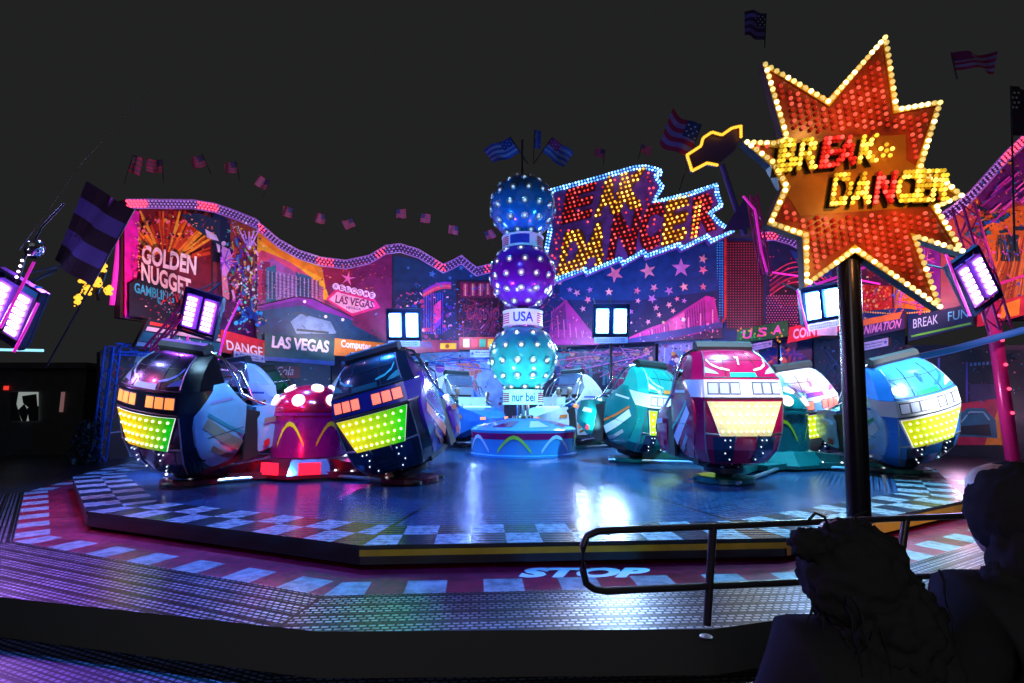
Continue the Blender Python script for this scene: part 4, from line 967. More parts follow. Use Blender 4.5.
def letter(ch, o, ax, ay, col, kind, step=5.1, bold=.06):
    V, T, _ = text_tris(ch, bold); q = [wl.at(o[0]+u*ax[0]+v*ay[0], o[1]+u*ax[1]+v*ay[1], .34) for u, v in V]
    for t in T: ltm.poly([q[i] for i in t], 0, hx(col))
    W_ = math.hypot(*ax); H_ = math.hypot(*ay); nu = max(2, int(W_/step*1.15)); nv = max(3, int(H_/step*1.15)); g_ = [((i+.5+(.25 if j % 2 else -.25))/nu, (j+.5)/nv) for i in range(nu) for j in range(nv)]
    ok = inside_text(V, T, g_)
    for (u, v), k in zip(g_, ok):
        if k: (yb if kind == 'y' else rb).append(wl.at(o[0]+u*ax[0]+v*ay[0]+random.uniform(-.5, .5), o[1]+u*ax[1]+v*ay[1]+random.uniform(-.5, .5), .40))
letter('E', (561, 228), (30, -8), (6, -36), '4a0512', 'r'); letter('A', (594, 221), (22, -6), (5, -40), '6a3806', 'y'); letter('K', (612, 218), (30, -8), (9, -42), '6a3806', 'y')
letter('D', (557, 279), (24, -7), (8, -44), '6a3806', 'y'); letter('A', (576, 274), (27, -7), (10, -46), '6a3806', 'y'); letter('N', (606, 264), (28, -7), (8, -48), '4a0512', 'r'); letter('C', (636, 256), (22, -6), (6, -48), '4a0512', 'r')
letter('E', (660, 249), (24, -7), (5, -46), '6a3806', 'y'); letter('R', (689, 240), (26, -8), (3, -40), '4a0512', 'r')
for k in range(9): yb.append(wl.at(690+k*.6, 240-k*4.2, .40)); yb.append(wl.at(694+k*.6, 239-k*4.2, .40))
ltm.build('lettering', mat('letter_paint', vcol=True, rough=.35), tr_)
# loose red bulbs filling the ground between the letters
for k in range(900):
    x, y = random.uniform(548, 655), random.uniform(175, 282)
    if inpoly((x, y), TO) and distpoly((x, y), TO) > 8 and (x < 562 or (646 < x < 660) or (y > 232 and x < 580) or random.random() < .10):
        p = wl.at(x, y, .38)
        if all((p-q).length > .17 for q in rb+yb): rb.append(p)
bulbs(tr_, rows_, .046, bulbv('ice_blue', (.20, .58, 1.0), 1.9), 'blue_bulb'); bulbs(tr_, yb, .055, bulbv('amber', (1.0, .48, .03), 1.4), 'amber_bulb'); bulbs(tr_, rb, .05, bulbv('red', (1.0, .03, .03), .9), 'red_bulb')
fixp(tr_)
# ------------------------------------------------------------------ flood light units
M_led = mat('led_segment', (.8, .85, 1), .3, emit=(.55, .75, 1.0), es=60, sample='AUTO'); M_ledP = mat('led_segment_pink', (.8, .7, 1), .3, emit=(.80, .55, 1.0), es=9, sample='AUTO')
M_refl = mat('self_glow_reflector', (.1, .3, 1), .3, emit=(.05, .25, 1.0), es=.7, sample='NONE')  # reflectors emit on their own, imitating glare round the LED segments
M_reflP = mat('self_glow_reflector_violet', (.3, .1, .7), .3, emit=(.35, .08, .8), es=.22, sample='NONE')
M_ledbox = mat('lamp_housing', (.008, .015, .05), .3, .3)
def flood(cx, cy, Y, w, h, tilt, label, m=M_led, sgn_=True, yaw=0.0, seg=6, power=500, tgt=(0, 12, 0), col=(.35, .6, 1), pitch=.25):
    root = empty('flood_light', P(cx, cy, Y)); tag(root, label, 'flood light', 'twin LED flood light units'); s = Y/F
    W_, H_ = w*s, h*s; root.rotation_euler = (pitch, tilt, yaw)
    mb = MB(); t = .05
    for x in (-W_/2, W_/2): mb.box((x, 0, 0), (t, .12, H_*1.25))
    for z in (-H_*.62, H_*.62): mb.box((0, 0, z), (W_+t, .10, t))
    mb.box((0, .12, 0), (W_, .04, H_*1.2)); mb.build('housing', M_ledbox, root)
    for sx in (-1, 1):
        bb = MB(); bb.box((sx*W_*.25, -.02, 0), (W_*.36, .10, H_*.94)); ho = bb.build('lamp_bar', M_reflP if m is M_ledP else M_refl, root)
        for k in range(seg):
            z = -H_*.36+H_*.72*k/(seg-1); q = MB(); q.box((sx*W_*.25, -.09, z), (W_*(.23 if m is M_ledP else .30), .03, H_*.72/(seg-1)*(.58 if m is M_ledP else .80))); q.build('led_panel', m, ho)
    if sgn_:
        q = MB(); q.box((0, -.06, -H_*.72), (W_*.95, .03, H_*.22)); pl_ = q.build('name_plate', mat('plate_paper', (.45, .5, .8), .5), root)
        V, T, _ = text_tris('SCHAUSTELLER', .0); tb = MB()
        for r_ in (0, 1):
            for tr2 in T: tb.poly([(-W_*.40+W_*.8*V[i][0], -.080, -H_*(.79-.09*r_)+H_*.055*V[i][1]) for i in tr2])
        tb.build('plate_text', mat('plate_ink', (.05, .06, .3), .5), pl_)
    hd = MB(); hd.tube([(0, .15, H_*.62), (0, .5, H_*.9)], .03, seg=6); hd.tube([(-W_*.4, .12, H_*.5), (-W_*.4, .9, H_*.8)], .02, seg=6); hd.build('bracket', M_dark, root)
    if power: spot('flood_beam', P(cx, cy, Y)+Vector((0, -.4, -.1)), tgt, power, col, 110, 1.0, .25)
    return root
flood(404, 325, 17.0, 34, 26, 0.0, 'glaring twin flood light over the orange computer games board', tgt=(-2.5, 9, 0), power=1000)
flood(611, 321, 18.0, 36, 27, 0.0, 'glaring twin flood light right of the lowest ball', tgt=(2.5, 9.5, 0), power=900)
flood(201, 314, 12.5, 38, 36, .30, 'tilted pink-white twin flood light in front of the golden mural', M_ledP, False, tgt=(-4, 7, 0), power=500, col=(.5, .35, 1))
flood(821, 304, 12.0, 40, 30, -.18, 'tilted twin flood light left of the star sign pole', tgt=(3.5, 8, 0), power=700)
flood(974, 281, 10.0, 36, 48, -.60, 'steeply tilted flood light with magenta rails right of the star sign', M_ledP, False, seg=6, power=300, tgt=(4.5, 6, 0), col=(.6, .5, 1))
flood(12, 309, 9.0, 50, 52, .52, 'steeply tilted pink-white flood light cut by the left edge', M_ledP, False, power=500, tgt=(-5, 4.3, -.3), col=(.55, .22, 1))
for (pts, Y, lb) in (([(34, 262), (18, 294), (0, 328)], 8.6, 'thin magenta tube across the flood light at the left edge'), ([(38, 303), (27, 327), (14, 352)], 8.6, 'short magenta tube right of the flood light at the left edge'),
                     ([(743, 196), (755, 210), (761, 250), (767, 272)], 15, 'bent magenta tube left of the star sign'), ([(946, 254), (956, 282), (970, 316)], 9.8, 'magenta tube beside the tilted flood light right of the star sign'),
                     ([(240, 300), (226, 330), (218, 360)], 12.2, 'thin magenta tube beside the pink-white flood light'), ([(188, 336), (186, 350)], 12.2, 'short dark magenta hanger under the pink-white flood light'),
                     ([(797, 290), (803, 312), (808, 332)], 11.9, 'magenta tube beside the flood light left of the star sign pole'), ([(770, 272), (798, 276), (822, 286), (850, 278), (880, 284)], 18, 'zigzag red-pink tube behind the lower points of the star sign'),
                     ([(803, 289), (880, 262), (905, 285)], 14, 'pink tube crossing behind the star sign pole')):
    fluoro(pts, Y, .022 if Y < 12.5 else .035, lb)
lattice(P(150, 352, 12.6), P(196, 300, 12.6), .22, M_magL, 'short magenta lattice arm carrying the pink-white flood light', 'lattice_boom', 'boom', 6)
lattice(P(766, 275, 15.2), P(752, 196, 15.2), .22, M_magL, 'short dark lattice arm left of the star sign', 'lattice_boom', 'boom', 6)
# masts that carry the two central flood lights
for x, y0, y1, Y, lb in ((404, 432, 338, 17.2, 'dark slim mast under the flood light left of the lowest ball'), (611, 425, 336, 18.2, 'dark slim mast under the flood light right of the lowest ball')):
    post(G(x, y0 if False else 404+1.7*F/Y+0, -.25), P(x, y1, Y), .05, M_dark, lb, 'lamp_mast', 'mast', 'slim dark masts under the flood lights')
# ------------------------------------------------------------------ gondolas
M_stud = bulbm('stud_white', (.75, .85, 1.0), 1.1)
ST = [(.14, .48, -.48), (.24, .72, -.78), (.50, .90, -.98), (.80, .965, -1.06), (1.38, .985, -1.12), (1.44, .99, -1.13), (1.78, .97, -1.06), (1.84, .94, -1.02), (2.05, .85, -.86), (2.22, .775, -.68), (2.32, .71, -.50), (2.36, .64, -.36)]
def sti(z):
    for a, b in zip(ST, ST[1:]):
        if a[0] <= z <= b[0]:
            t = (z-a[0])/(b[0]-a[0]); return a[1]+(b[1]-a[1])*t, a[2]+(b[2]-a[2])*t
    return ST[-1][1:] if z > 1 else ST[0][1:]
def surf(u, z, off=0.0):
    """u in -1..1 across the rear face"""
    hw, yr = sti(z); c = .86*hw
    return Vector((u*c, yr+.13*abs(u)**2.4-off, z))
def shell_row(z):
    hw, yr = sti(z); r = [surf(-1+2*k/12, z) for k in range(13)]
    r.append(Vector((hw, yr+.42, z))); r.append(Vector((hw*.99, max(yr+.5, -.02), z)))
    r.append(Vector((-hw*.99, max(yr+.5, -.02), z))); r.append(Vector((-hw, yr+.42, z))); return r
def patch(mb, fa, z0, z1, off, nu=10, nz=4, mi=0, col=(1, 1, 1), colf=None):
    """fa(z) -> (u0,u1): strip laid on the rear face, with a little thickness"""
    P_ = [[surf(fa(z)[0]+(fa(z)[1]-fa(z)[0])*i/nu, z, off) for i in range(nu+1)] for z in [z0+(z1-z0)*j/nz for j in range(nz+1)]]
    for j in range(nz):
        for i in range(nu):
            c = colf((i+.5)/nu, (j+.5)/nz) if colf else col
            mb.poly([P_[j][i], P_[j][i+1], P_[j+1][i+1], P_[j+1][i]], mi, c)
    B_ = [P_[0][i] for i in range(nu+1)]+[P_[j][nu] for j in range(1, nz+1)]+[P_[nz][i] for i in range(nu-1, -1, -1)]+[P_[j][0] for j in range(nz-1, 0, -1)]
    for a, b in zip(B_, B_[1:]+B_[:1]): mb.poly([b, a, a+Vector((0, off+.012, 0)), b+Vector((0, off+.012, 0))], mi, col)
RG = random.Random(21)
def car(sch, label):
    root = empty('gondola'); tag(root, label, 'ride gondola', 'gondolas of the spinning ride')
    nm = sch['n']
    Mb = mat('car_body_'+nm, hx(sch['body']), .22, .15, coat=.7, nvar=.12); Mw = mat('car_band_'+nm, hx(sch['band']), .25, coat=.5)
    Mlo = mat('car_lower_'+nm, hx(sch['low']), .3, coat=.4); Ms = mat('car_side_'+nm, hx(sch['side']), .2, .1, coat=.7, nvar=.1)
    mb = MB(); rows = [shell_row(s_[0]) for s_ in ST]; mb.grid(rows, 0, closed=True, cap=True)
    sh = mb.build('rear_shell', Mb, root, smooth=17)
    mb = MB(); patch(mb, lambda z: (-1.0, 1.0), 1.45, 1.77, .018, 14, 3)
    for sx in (-1, 1):
        q = []
        for z in (1.45, 1.77):
            hw, yr = sti(z); q.append([Vector((sx*.86*hw, yr+.13-.018, z)), Vector((sx*(hw+.012), yr+.42, z)), Vector((sx*(hw+.012), -.03, z))])
        mb.grid(q)
    bd = mb.build('light_band', Mw, root, smooth=30)
    for k, u in enumerate((-.92, -.66, -.40, .16, .42, .68)):
        u += .01; mb = MB(); patch(mb, lambda z: (u-.015, u+.235), 1.50, 1.725, .022, 3, 1); fr = mb.build('lamp_frame', mat('lamp_frame', (.05, .05, .09), .3), bd)
        mb = MB(); patch(mb, lambda z: (u+.005, u+.215), 1.52, 1.705, .030, 3, 1); mb.build('square_lamp', MC[sch['lamp']], fr)
    # grille
    gf = lambda z: (-(.68+.27*(z-.80)/.58), .68+.27*(z-.80)/.58)
    gf2 = lambda z: (gf(z)[0]-.045, gf(z)[1]+.045)
    mb = MB(); patch(mb, gf2, .72, 1.41, .012, 10, 4); gfr = mb.build('grille_frame', Mw if sch.get('gf') else Mlo, root)
    c0, c1 = Vector(hx(sch['g0'])), Vector(hx(sch['g1']))
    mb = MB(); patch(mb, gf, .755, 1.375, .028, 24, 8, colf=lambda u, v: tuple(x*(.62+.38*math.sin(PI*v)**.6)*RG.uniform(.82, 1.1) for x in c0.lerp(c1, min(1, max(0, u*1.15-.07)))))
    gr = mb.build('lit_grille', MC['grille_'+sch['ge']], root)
    pts = []
    for j in range(4):
        z = .84+j*.15; w_ = gf(z)[1]*.88
        for i in range(9): pts.append(surf(-w_+2*w_*(i+(.25 if j % 2 else -.0))/8.3, z, .045))
    bulbs(gr, pts, .023, MC[sch.get('bulb', 'grille_bulb')], 'grille_bulb')
    mb = MB()
    for u in (-.5, .5): mb.tube([surf(u*.9, z, .006) for z in (1.82, 1.95, 2.1, 2.22, 2.32)], .008, seg=4)
    mb.tube([surf(-1+2*k/12, 1.81, .008) for k in range(13)], .010, seg=4); mb.tube([surf(-1+2*k/12, 1.425, .010) for k in range(13)], .010, seg=4); mb.tube([surf(-1+2*k/12, 2.14, .006) for k in range(13)], .006, seg=4)
    mb.build('body_seam', MC['seam_dark'], sh)
    mb = MB()
    for sx in (-1, 1): mb.tube([surf(sx*1.0, z, .008) for z in (.26, .5, .8, 1.1, 1.38)], .014, seg=5); mb.tube([surf(sx*.98, z, .008) for z in (1.84, 2.05, 2.22, 2.32)], .012, seg=5)
    mb.build('edge_trim', M_alu, sh)
    # lower keel panels with studs
    for sx in (-1, 1):
        mb = MB(); patch(mb, (lambda z: (.30, .82)) if sx > 0 else (lambda z: (-.82, -.30)), .26, .74, .014, 4, 4); kp = mb.build('keel_panel', mat('keel_dark', (.01, .03, .09), .2, .3, coat=.5), root)
        bulbs(kp, [surf(sx*(.42+.13*q), .32+.12*j, .03) for j in range(4) for q in range(2) if (q+j) % 2 == 0 or j == 3], .015, M_stud, 'stud_light')
        mb = MB(); mb.tube([surf(sx*.28, .74, .02), surf(sx*.30, .22, .02)], .014, seg=5); mb.tube([surf(sx*1.0, .80, .02), surf(sx*.28, .76, .02)], .016, seg=5); mb.build('keel_trim', M_alu, root)
    # hood painting
    mb = MB(); A_ = Vector(hx(sch['acc']))
    for sx in (-1, 1):
        for (ua, za), (ub, zb) in (((.34, 1.94), (.58, 1.97)), ((.58, 1.97), (.80, 2.04)), ((.80, 2.04), (.92, 2.14))):
            q = [surf(sx*ua, za-.012, .016), surf(sx*ub, zb-.012, .016), surf(sx*ub, zb+.030, .016), surf(sx*ua, za+.018, .016)]
            mb.poly(q if sx > 0 else q[::-1], 0, A_)

    for sx in (-1, 1):
        q = [surf(sx*.99, 1.90, .012), surf(sx*.99, 2.02, .012), surf(sx*.72, 1.93, .012), surf(sx*.62, 1.87, .012)]
        mb.poly(q if sx > 0 else q[::-1], 0, Vector(hx(sch['sweep'])) if sch.get('sweep') else A_*.5)
    patch(mb, lambda z: (-.35, .35), 1.82, 1.90, .016, 6, 1, col=hx(sch['stripe']))
    mb.build('hood_emblem', mat('decal_paint', vcol=True, rough=.3, coat=.4), sh)
    if sch.get('num'):
        V, T, _ = text_tris(sch['num'], .04); mb = MB()
        for t in T: mb.poly([surf(-.07+.14*V[i][0], 2.04+.17*V[i][1], .025) for i in t], 0, A_)
        mb.build('number', MC['decal_paint'], sh)
    # sides: panels behind the shell, door gap, front apron
    SP = [(.28, -.22, .24), (.40, -.42, .32), (.60, -.62, .38), (.85, -.74, .43), (1.15, -.78, .46), (1.36, -.76, .47), (1.44, -.70, .36), (1.60, -.50, .20), (1.74, -.36, .08), (1.84, -.28, -.0)]
    def side(sx, y, z, off=.03): return Vector((sx*(sti(min(max(z, .14), 2.3))[0]+off), y, z))
    for sx in (-1, 1):
        mb = MB(); rows = []
        for z, y0, y1 in SP:
            n_ = 5; o_ = [side(sx, y0+(y1-y0)*k/n_, z, .035-(.02 if k in (0, n_) else 0)) for k in range(n_+1)]; i_ = [side(sx, y0+(y1-y0)*k/n_, z, -.05) for k in range(n_, -1, -1)]
            rows.append(o_+i_)
        mb.grid(rows, 0, closed=True, cap=True); sp = mb.build('side_panel', Ms, root, smooth=35)
        mb = MB()
        def strip(line, w, c):
            for (ya, za), (yb, zb) in zip(line, line[1:]):
                n_ = 3
                for q in range(n_):
                    y1_, z1_ = ya+(yb-ya)*q/n_, za+(zb-za)*q/n_; y2_, z2_ = ya+(yb-ya)*(q+1)/n_, za+(zb-za)*(q+1)/n_
                    L_ = math.hypot(yb-ya, zb-za); ny, nz_ = -(zb-za)/L_*w/2, (yb-ya)/L_*w/2
                    mb.poly([side(sx, y1_-ny, z1_-nz_, .043), side(sx, y2_-ny, z2_-nz_, .043), side(sx, y2_+ny, z2_+nz_, .043), side(sx, y1_+ny, z1_+nz_, .043)], 0, c)
        strip([(-.56, 1.22), (-.10, .84), (.34, .56)], .20, hx(sch['deco'])); strip([(-.50, 1.36), (.0, 1.02), (.40, .80)], .06, hx(sch['stripe'])); strip([(-.40, .72), (-.05, .48), (.22, .38)], .09, tuple(x*.5 for x in hx(sch['deco']))); strip([(-.50, .93), (.38, .93)], .014, (.01, .01, .012))
        strip([(-.44, 1.55), (.10, 1.55)], .05, hx(sch['acc']))
        mb.build('side_stripe', MC['decal_paint'], sp)
        mb = MB(); mb.prism([Vector((sx*.955, y, z)) for y, z in ([(.40, .24), (.84, .24), (.88, 1.12), (.50, 1.24)] if sx < 0 else [(.40, .24), (.84, .24), (.88, 1.12), (.50, 1.24)][::-1])], (-sx*.06, 0, 0)); mb.build('step_opening', M_rubber, root)
    mb = MB()
    sec = [(.80, .99, .16, 1.22), (1.15, 1.04, .18, 1.20), (1.60, .98, .34, 1.08), (2.02, .70, .54, .92), (2.12, .42, .64, .84)]
    rows = []
    for (y, hw, z0, z1) in sec:
        zm = (z0*.45+z1*.55); rows.append([Vector(p) for p in ((-hw*.7, y-.02, z0), (hw*.7, y-.02, z0), (hw*.96, y, z0+.14), (hw, y, zm), (hw*.93, y, z1), (-hw*.93, y, z1), (-hw, y, zm), (-hw*.96, y, z0+.14))])
    mb.grid(rows, 0, closed=True, cap=True); ap = mb.build('front_apron', Ms, root, smooth=20)
    mb = MB()
    for sx in (-1, 1):
        mb.poly([Vector((sx*x, y, z)) for x, y, z in ((1.045, .92, .98), (1.06, 1.25, .96), (1.05, 1.32, .84), (1.04, .92, .88))], 0, hx(sch['deco'])); mb.poly([Vector((sx*x, y, z)) for x, y, z in ((1.03, .92, .52), (1.045, 1.06, .54), (1.035, 1.08, .40), (1.02, .92, .38))], 0, hx('d02838'))
    mb.build('apron_stripe', MC['decal_paint'], ap)
    for sx in (-1, 1):
        mb = MB(); mb.box((sx*.66, 2.03, .84), (.22, .08, .09)); mb.build('marker_lamp', MC['lamp_orange'], root)
    # tub, seat, head rest, rails
    mb = MB(); mb.box((0, .35, .30), (1.5, 1.5, .22)); mb.box((0, .35, .12), (.7, .9, .16)); mb.build('tub', M_dark, root)
    mb = MB(); mb.box((0, .22, .78), (1.6, .62, .18)); mb.box((0, -.06, 1.35), (1.55, .14, 1.1), rot=Matrix.Rotation(.10, 3, 'X')); mb.build('seat', M_rubber, root)
    mb = MB(); mb.grid([[(x, -.24+dy, 2.34+dz) for dy, dz in ((0, 0), (-.03, .08), (.02, .17), (.12, .20), (.22, .16), (.24, .02))] for x in (-.64, -.60, .60, .64)], closed=True, cap=True); mb.build('head_rest', M_rubber, root, smooth=30)
    mb = MB()
    for sx in (-1, 1):
        mb.tube([(sx*.58, -.1, 2.40), (sx*.84, .05, 2.25), (sx*.92, .25, 1.9), (sx*.96, .38, 1.55), (sx*.95, .75, 1.36), (sx*.92, 1.05, 1.22)], .032, seg=7)
        mb.tube([(sx*.84, .05, 2.25), (sx*.86, .45, 1.95), (sx*.90, .72, 1.40)], .026, seg=7)
    mb.tube([(-.86, .45, 1.95), (.86, .45, 1.95)], .026, seg=7); mb.build('hand_rail', M_chrome, root, smooth=60)
    mb = MB(); mb.tube([(-.84, .15, 1.35), (-.80, .72, 1.42), (.80, .72, 1.42), (.84, .15, 1.35)], .045, seg=8); mb.tube([(-.84, .72, 1.42), (.84, .72, 1.42)], .06, seg=8); mb.build('lap_bar', M_rubber, root, smooth=60)
    mb = MB(); mb.grid([[Vector((x, y, z)) for x in (-.80, -.4, 0, .4, .80)] for y, z in ((.84, 1.22), (1.05, 1.24), (1.34, 1.12))]); mb.grid([[Vector((x, y, z)) for x in (-.78, 0, .78)] for y, z in ((.80, 1.56), (.84, 1.22))])
    mb.build('dash_panel', Mw, root)
    if sch.get('word'):
        V, T, _ = text_tris(sch['word'], .02); mb = MB()
        for t in T: mb.poly([Vector((.45-.9*V[i][0] if False else -.45+.9*V[i][0], .79, 1.34+.12*V[i][1])) for i in t], 0, hx('a02060'))
        mb.build('dash_word', MC['decal_paint'], root)
    mb = MB(); mb.lathe([(.42, .0), (.42, .10), (.30, .14), (.30, .22)], seg=20); mb.build('swivel', M_dark, root, smooth=40)
    for k in range(6):
        t_ = k*PI/3; q = MB(); q.lathe([(.035, .10), (.035, .135), (.02, .145)], (.36*math.cos(t_), .36*math.sin(t_), 0), seg=6); q.build('bolt', M_chrome, root)
    return root
mat('seam_dark', (.01, .01, .014), .5)
mat('grille_hi', vcol=True, rough=.3, es=1.25, sample='AUTO'); mat('grille_mid', vcol=True, rough=.3, es=.85, sample='AUTO')
bulbm('grille_bulb', (.85, 1.0, .45), 2.6); bulbm('grille_bulb_warm', (1.0, .9, .72), 1.1)
mat('lamp_orange', (.9, .3, .08), .3, emit=(1, .28, .05), es=1.0, sample='NONE'); mat('lamp_salmon', (.9, .2, .12), .3, emit=(1, .16, .09), es=1.3, sample='NONE'); mat('lamp_pale', (.55, .60, .78), .2, coat=.5, emit=(.5, .6, .9), es=.25, sample='NONE')
SCH = dict(
    black=dict(n='black', body='0c0c14', band='15151f', low='08080c', side='8ac0ec', lamp='lamp_orange', g0='ffb800', g1='08b010', ge='mid', acc='9a90d0', stripe='3890a8', deco='8a8a80', gf=0, word='time is'),
    purple=dict(n='purple', body='0a2030', band='2a2a80', low='08080c', side='4a1a98', lamp='lamp_salmon', g0='e8d800', g1='20c808', ge='mid', acc='30b0a0', stripe='105858', deco='d86838'),
    green=dict(n='green', sweep='e8f4f4', body='1f9a90', band='d8ece8', low='0c5a68', side='16807e', lamp='lamp_pale', g0='b8e818', g1='a8e030', ge='mid', acc='d0e8f0', stripe='e07830', deco='d8ece8', word='Wall'),
    red=dict(n='red', body='c00a50', band='f0e8f4', low='8a0838', side='b00a48', lamp='lamp_pale', g0='e8d898', g1='e0d090', ge='mid', acc='f4e8f4', stripe='18c0a0', deco='e8e0f0', gf=0, num='7', bulb='grille_bulb_warm'),
    violet=dict(n='violet', sweep='b050d0', body='f0e4f0', band='f0ecf8', low='6818a0', side='b060d8', lamp='lamp_salmon', g0='d8e820', g1='c0d820', ge='mid', acc='d080e0', stripe='9040c0', deco='e0c060', num='5'),
    blue=dict(n='blue', sweep='f4f8fc', body='3c88e4', band='f4f8fc', low='1868c8', side='b0d4f8', lamp='lamp_pale', g0='c8d010', g1='c0e048', ge='mid', acc='2060c8', stripe='18a060', deco='e8f0fc', gf=1, num='8'),
    teal2=dict(n='greendark', body='0c6048', band='c8e0e0', low='083830', side='0f8060', lamp='lamp_orange', g0='b0e018', g1='80d020', ge='mid', acc='d8e8e8', stripe='d0d8e0', deco='d8f0e8'),
    white=dict(n='white', body='d8e0f0', band='e8ecf8', low='1848a0', side='e0e8f4', lamp='lamp_orange', g0='b0e018', g1='80d020', ge='mid', acc='2858c0', stripe='e06030', deco='e87830'),
    orange=dict(n='orange', body='d8e0f0', band='e8ecf8', low='1848a0', side='2868c8', lamp='lamp_orange', g0='b0e018', g1='80d020', ge='mid', acc='2858c0', stripe='e06030', deco='e87830'),
)
mat('decal_paint', vcol=True, rough=.3, coat=.4)
# hubs with four arms; each arm ends under a gondola
def hub(loc, carpts, label, cd, drum, armc, base_e=None):
    root = empty('ride_cross', loc); tag(root, label, 'ride cross', 'four-armed crosses of the ride'); L0 = Vector(loc)
    Md = mat('dome_'+cd, hx(cd), .18, .2, coat=.7); Mr = mat('drum_'+drum, hx(drum), .25, .2, coat=.5, nvar=.15); Ma = mat('arm_'+armc, hx(armc), .3, .3, coat=.4, nvar=.2)
    mb = MB(); mb.lathe([(.76, .42), (.76, 1.22), (.79, 1.24), (.79, 1.30)], seg=36); dr = mb.build('drum', Mr, root, smooth=40)
    dm = MB(); dm.lathe([(.78*math.cos(t), 1.30+.58*math.sin(t)) for t in [PI/2*k/10 for k in range(10)]]+[(.03, 1.88)], seg=40); d_ = dm.build('dome', Md, root, smooth=180)
    for k in range(11):
        an = 2*PI*k/7+.25 if k < 7 else 2*PI*k/4+.6; el = .42 if k < 7 else .98
        n = Vector((math.cos(el)*math.cos(an), math.cos(el)*math.sin(an), math.sin(el))); c = Vector((n.x*.79, n.y*.79, 1.30+n.z*.59)); u = n.cross(Vector((0, 0, 1))).normalized(); v = n.cross(u)
        q = MB(); q.grid([[c+n*h+(u*math.cos(2*PI*i/16)+v*math.sin(2*PI*i/16))*r for i in range(16)] for r, h in ((.125, 0), (.12, .03), (.01, .045))], closed=True); q.build('disc_lamp', MC['disc_lamp'], d_)
    st_ = MB()
    for k in range(6):
        a0 = k*PI/3
        for j in range(8):
            t0, t1 = j/8, (j+1)/8; f = lambda t: .62+.42*math.sin(PI*t)
            st_.poly([((.768)*math.cos(a0+t*.75), .768*math.sin(a0+t*.75), f(t)+dz) for t, dz in ((t0, 0), (t1, 0), (t1, .09), (t0, .09))], 0, hx('d8e020'))
    st_.build('drum_swoosh', MC['decal_paint'], dr)
    mb = MB(); mb.lathe([(1.05, .05), (1.05, .12), (.85, .40), (.74, .44)], seg=8); bs = mb.build('base_skirt', Ma, root)
    if base_e:
        for k in range(8):
            an = math.radians(225+k*45); q = MB(); q.box((1.0*math.cos(an+.39), 1.0*math.sin(an+.39), .24), (.05, .40, .22), rot=Matrix.Rotation(an+.39, 3, 'Z')); q.build('glow_panel', MC['red_panel'], bs)
    for cp in carpts:
        dv = Vector((cp[0]-L0.x, cp[1]-L0.y, 0)); ln = dv.length; dv.normalize(); R = Matrix.Rotation(math.atan2(dv.y, dv.x), 3, 'Z')
        mb = MB(); pr = [R @ Vector(p) for p in ((.7, -.28, .40), (ln, -.16, .20), (ln, -.16, .06), (.7, -.28, .06))]; mb.prism(pr, R @ Vector((0, .32, 0))); 
        mb.prism([R @ Vector(p) for p in ((.6, -.55, .05), (1.5, -.28, .05), (1.5, .28, .05), (.6, .55, .05))], (0, 0, .12))
        mb.lathe([(.55, .02), (.55, .10), (.45, .12)], tuple(dv*ln), seg=24)
        ar = mb.build('arm', Ma, root)
        q = MB(); q.tube([R @ Vector((.8, -.36, .08)), R @ Vector((ln+.5, -.42, .06))], .035, seg=6); q.tube([R @ Vector((.8, .36, .08)), R @ Vector((ln+.5, .42, .06))], .035, seg=6); q.build('arm_rail', M_alu, ar)
        bulbs(ar, [R @ Vector((.95+.38*i, -.30+.02*i, .17)) for i in range(5)], .025, M_white, 'arm_bulb', limit=300)
    return root
mat('disc_lamp', (.8, .75, .8), .3, emit=(1, .85, .95), es=2.4, sample='NONE'); mat('red_panel', (.8, .02, .04), .3, emit=(1, .01, .03), es=1.6, sample='AUTO')
T1 = [(-5.95, 9.8), (-1.95, 10.0), (-7.3, 13.3), (-2.9, 13.6)]; H1 = (-4.25, 10.9, 0)
T2 = [(4.05, 10.0), (8.45, 11.4), (3.1, 13.6), (7.25, 13.6)]; H2 = (6.25, 12.4, 0)
T3 = [(-8.2, 17.6), (-5.6, 17.9), (-1.9, 18.2), (-5.2, 21.0)]; H3 = (-4.7, 19.0, 0)
T4 = [(2.0, 17.6), (3.2, 20.3), (6.6, 19.6), (5.6, 17.0)]; H4 = (4.3, 18.8, 0)
hub(H1, T1, 'purple domed cross hub with white disc lamps and a red-lit base, at the left', 'a00838', '8a1270', '60102c', True)
hub(H2, T2, 'teal cross hub with a yellow swoosh, between the red and the violet gondola', '108a80', '0c7878', '0c6a66')
hub(H3, T3, 'cross hub at the back left of the turntable, behind the leaning purple gondola', '303878', '202868', '182040')
hub(H4, T4, 'cross hub at the back right of the turntable, behind the red gondola', '104a50', '203878', '103a40')
CARS = []
def put(sch, p, rz, tx, ty, label, lift=0.2, s=.85):
    o = car(SCH[sch], label); o.location = (p[0], p[1], lift); o.rotation_euler = (math.radians(tx), math.radians(ty), math.radians(rz)); o.scale = (s, s, s*1.15); CARS.append(o); return o
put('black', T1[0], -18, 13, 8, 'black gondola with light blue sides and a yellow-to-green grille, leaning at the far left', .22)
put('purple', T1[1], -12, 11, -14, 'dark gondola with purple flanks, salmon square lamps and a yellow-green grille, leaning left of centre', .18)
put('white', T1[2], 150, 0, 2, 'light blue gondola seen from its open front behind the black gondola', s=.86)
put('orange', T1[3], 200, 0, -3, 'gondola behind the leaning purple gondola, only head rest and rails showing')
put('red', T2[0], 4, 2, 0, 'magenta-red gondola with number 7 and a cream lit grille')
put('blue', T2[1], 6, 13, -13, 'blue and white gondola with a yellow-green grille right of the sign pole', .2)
put('green', T2[2], 36, 14, 2, 'green and white gondola seen from its side, left of the red gondola')
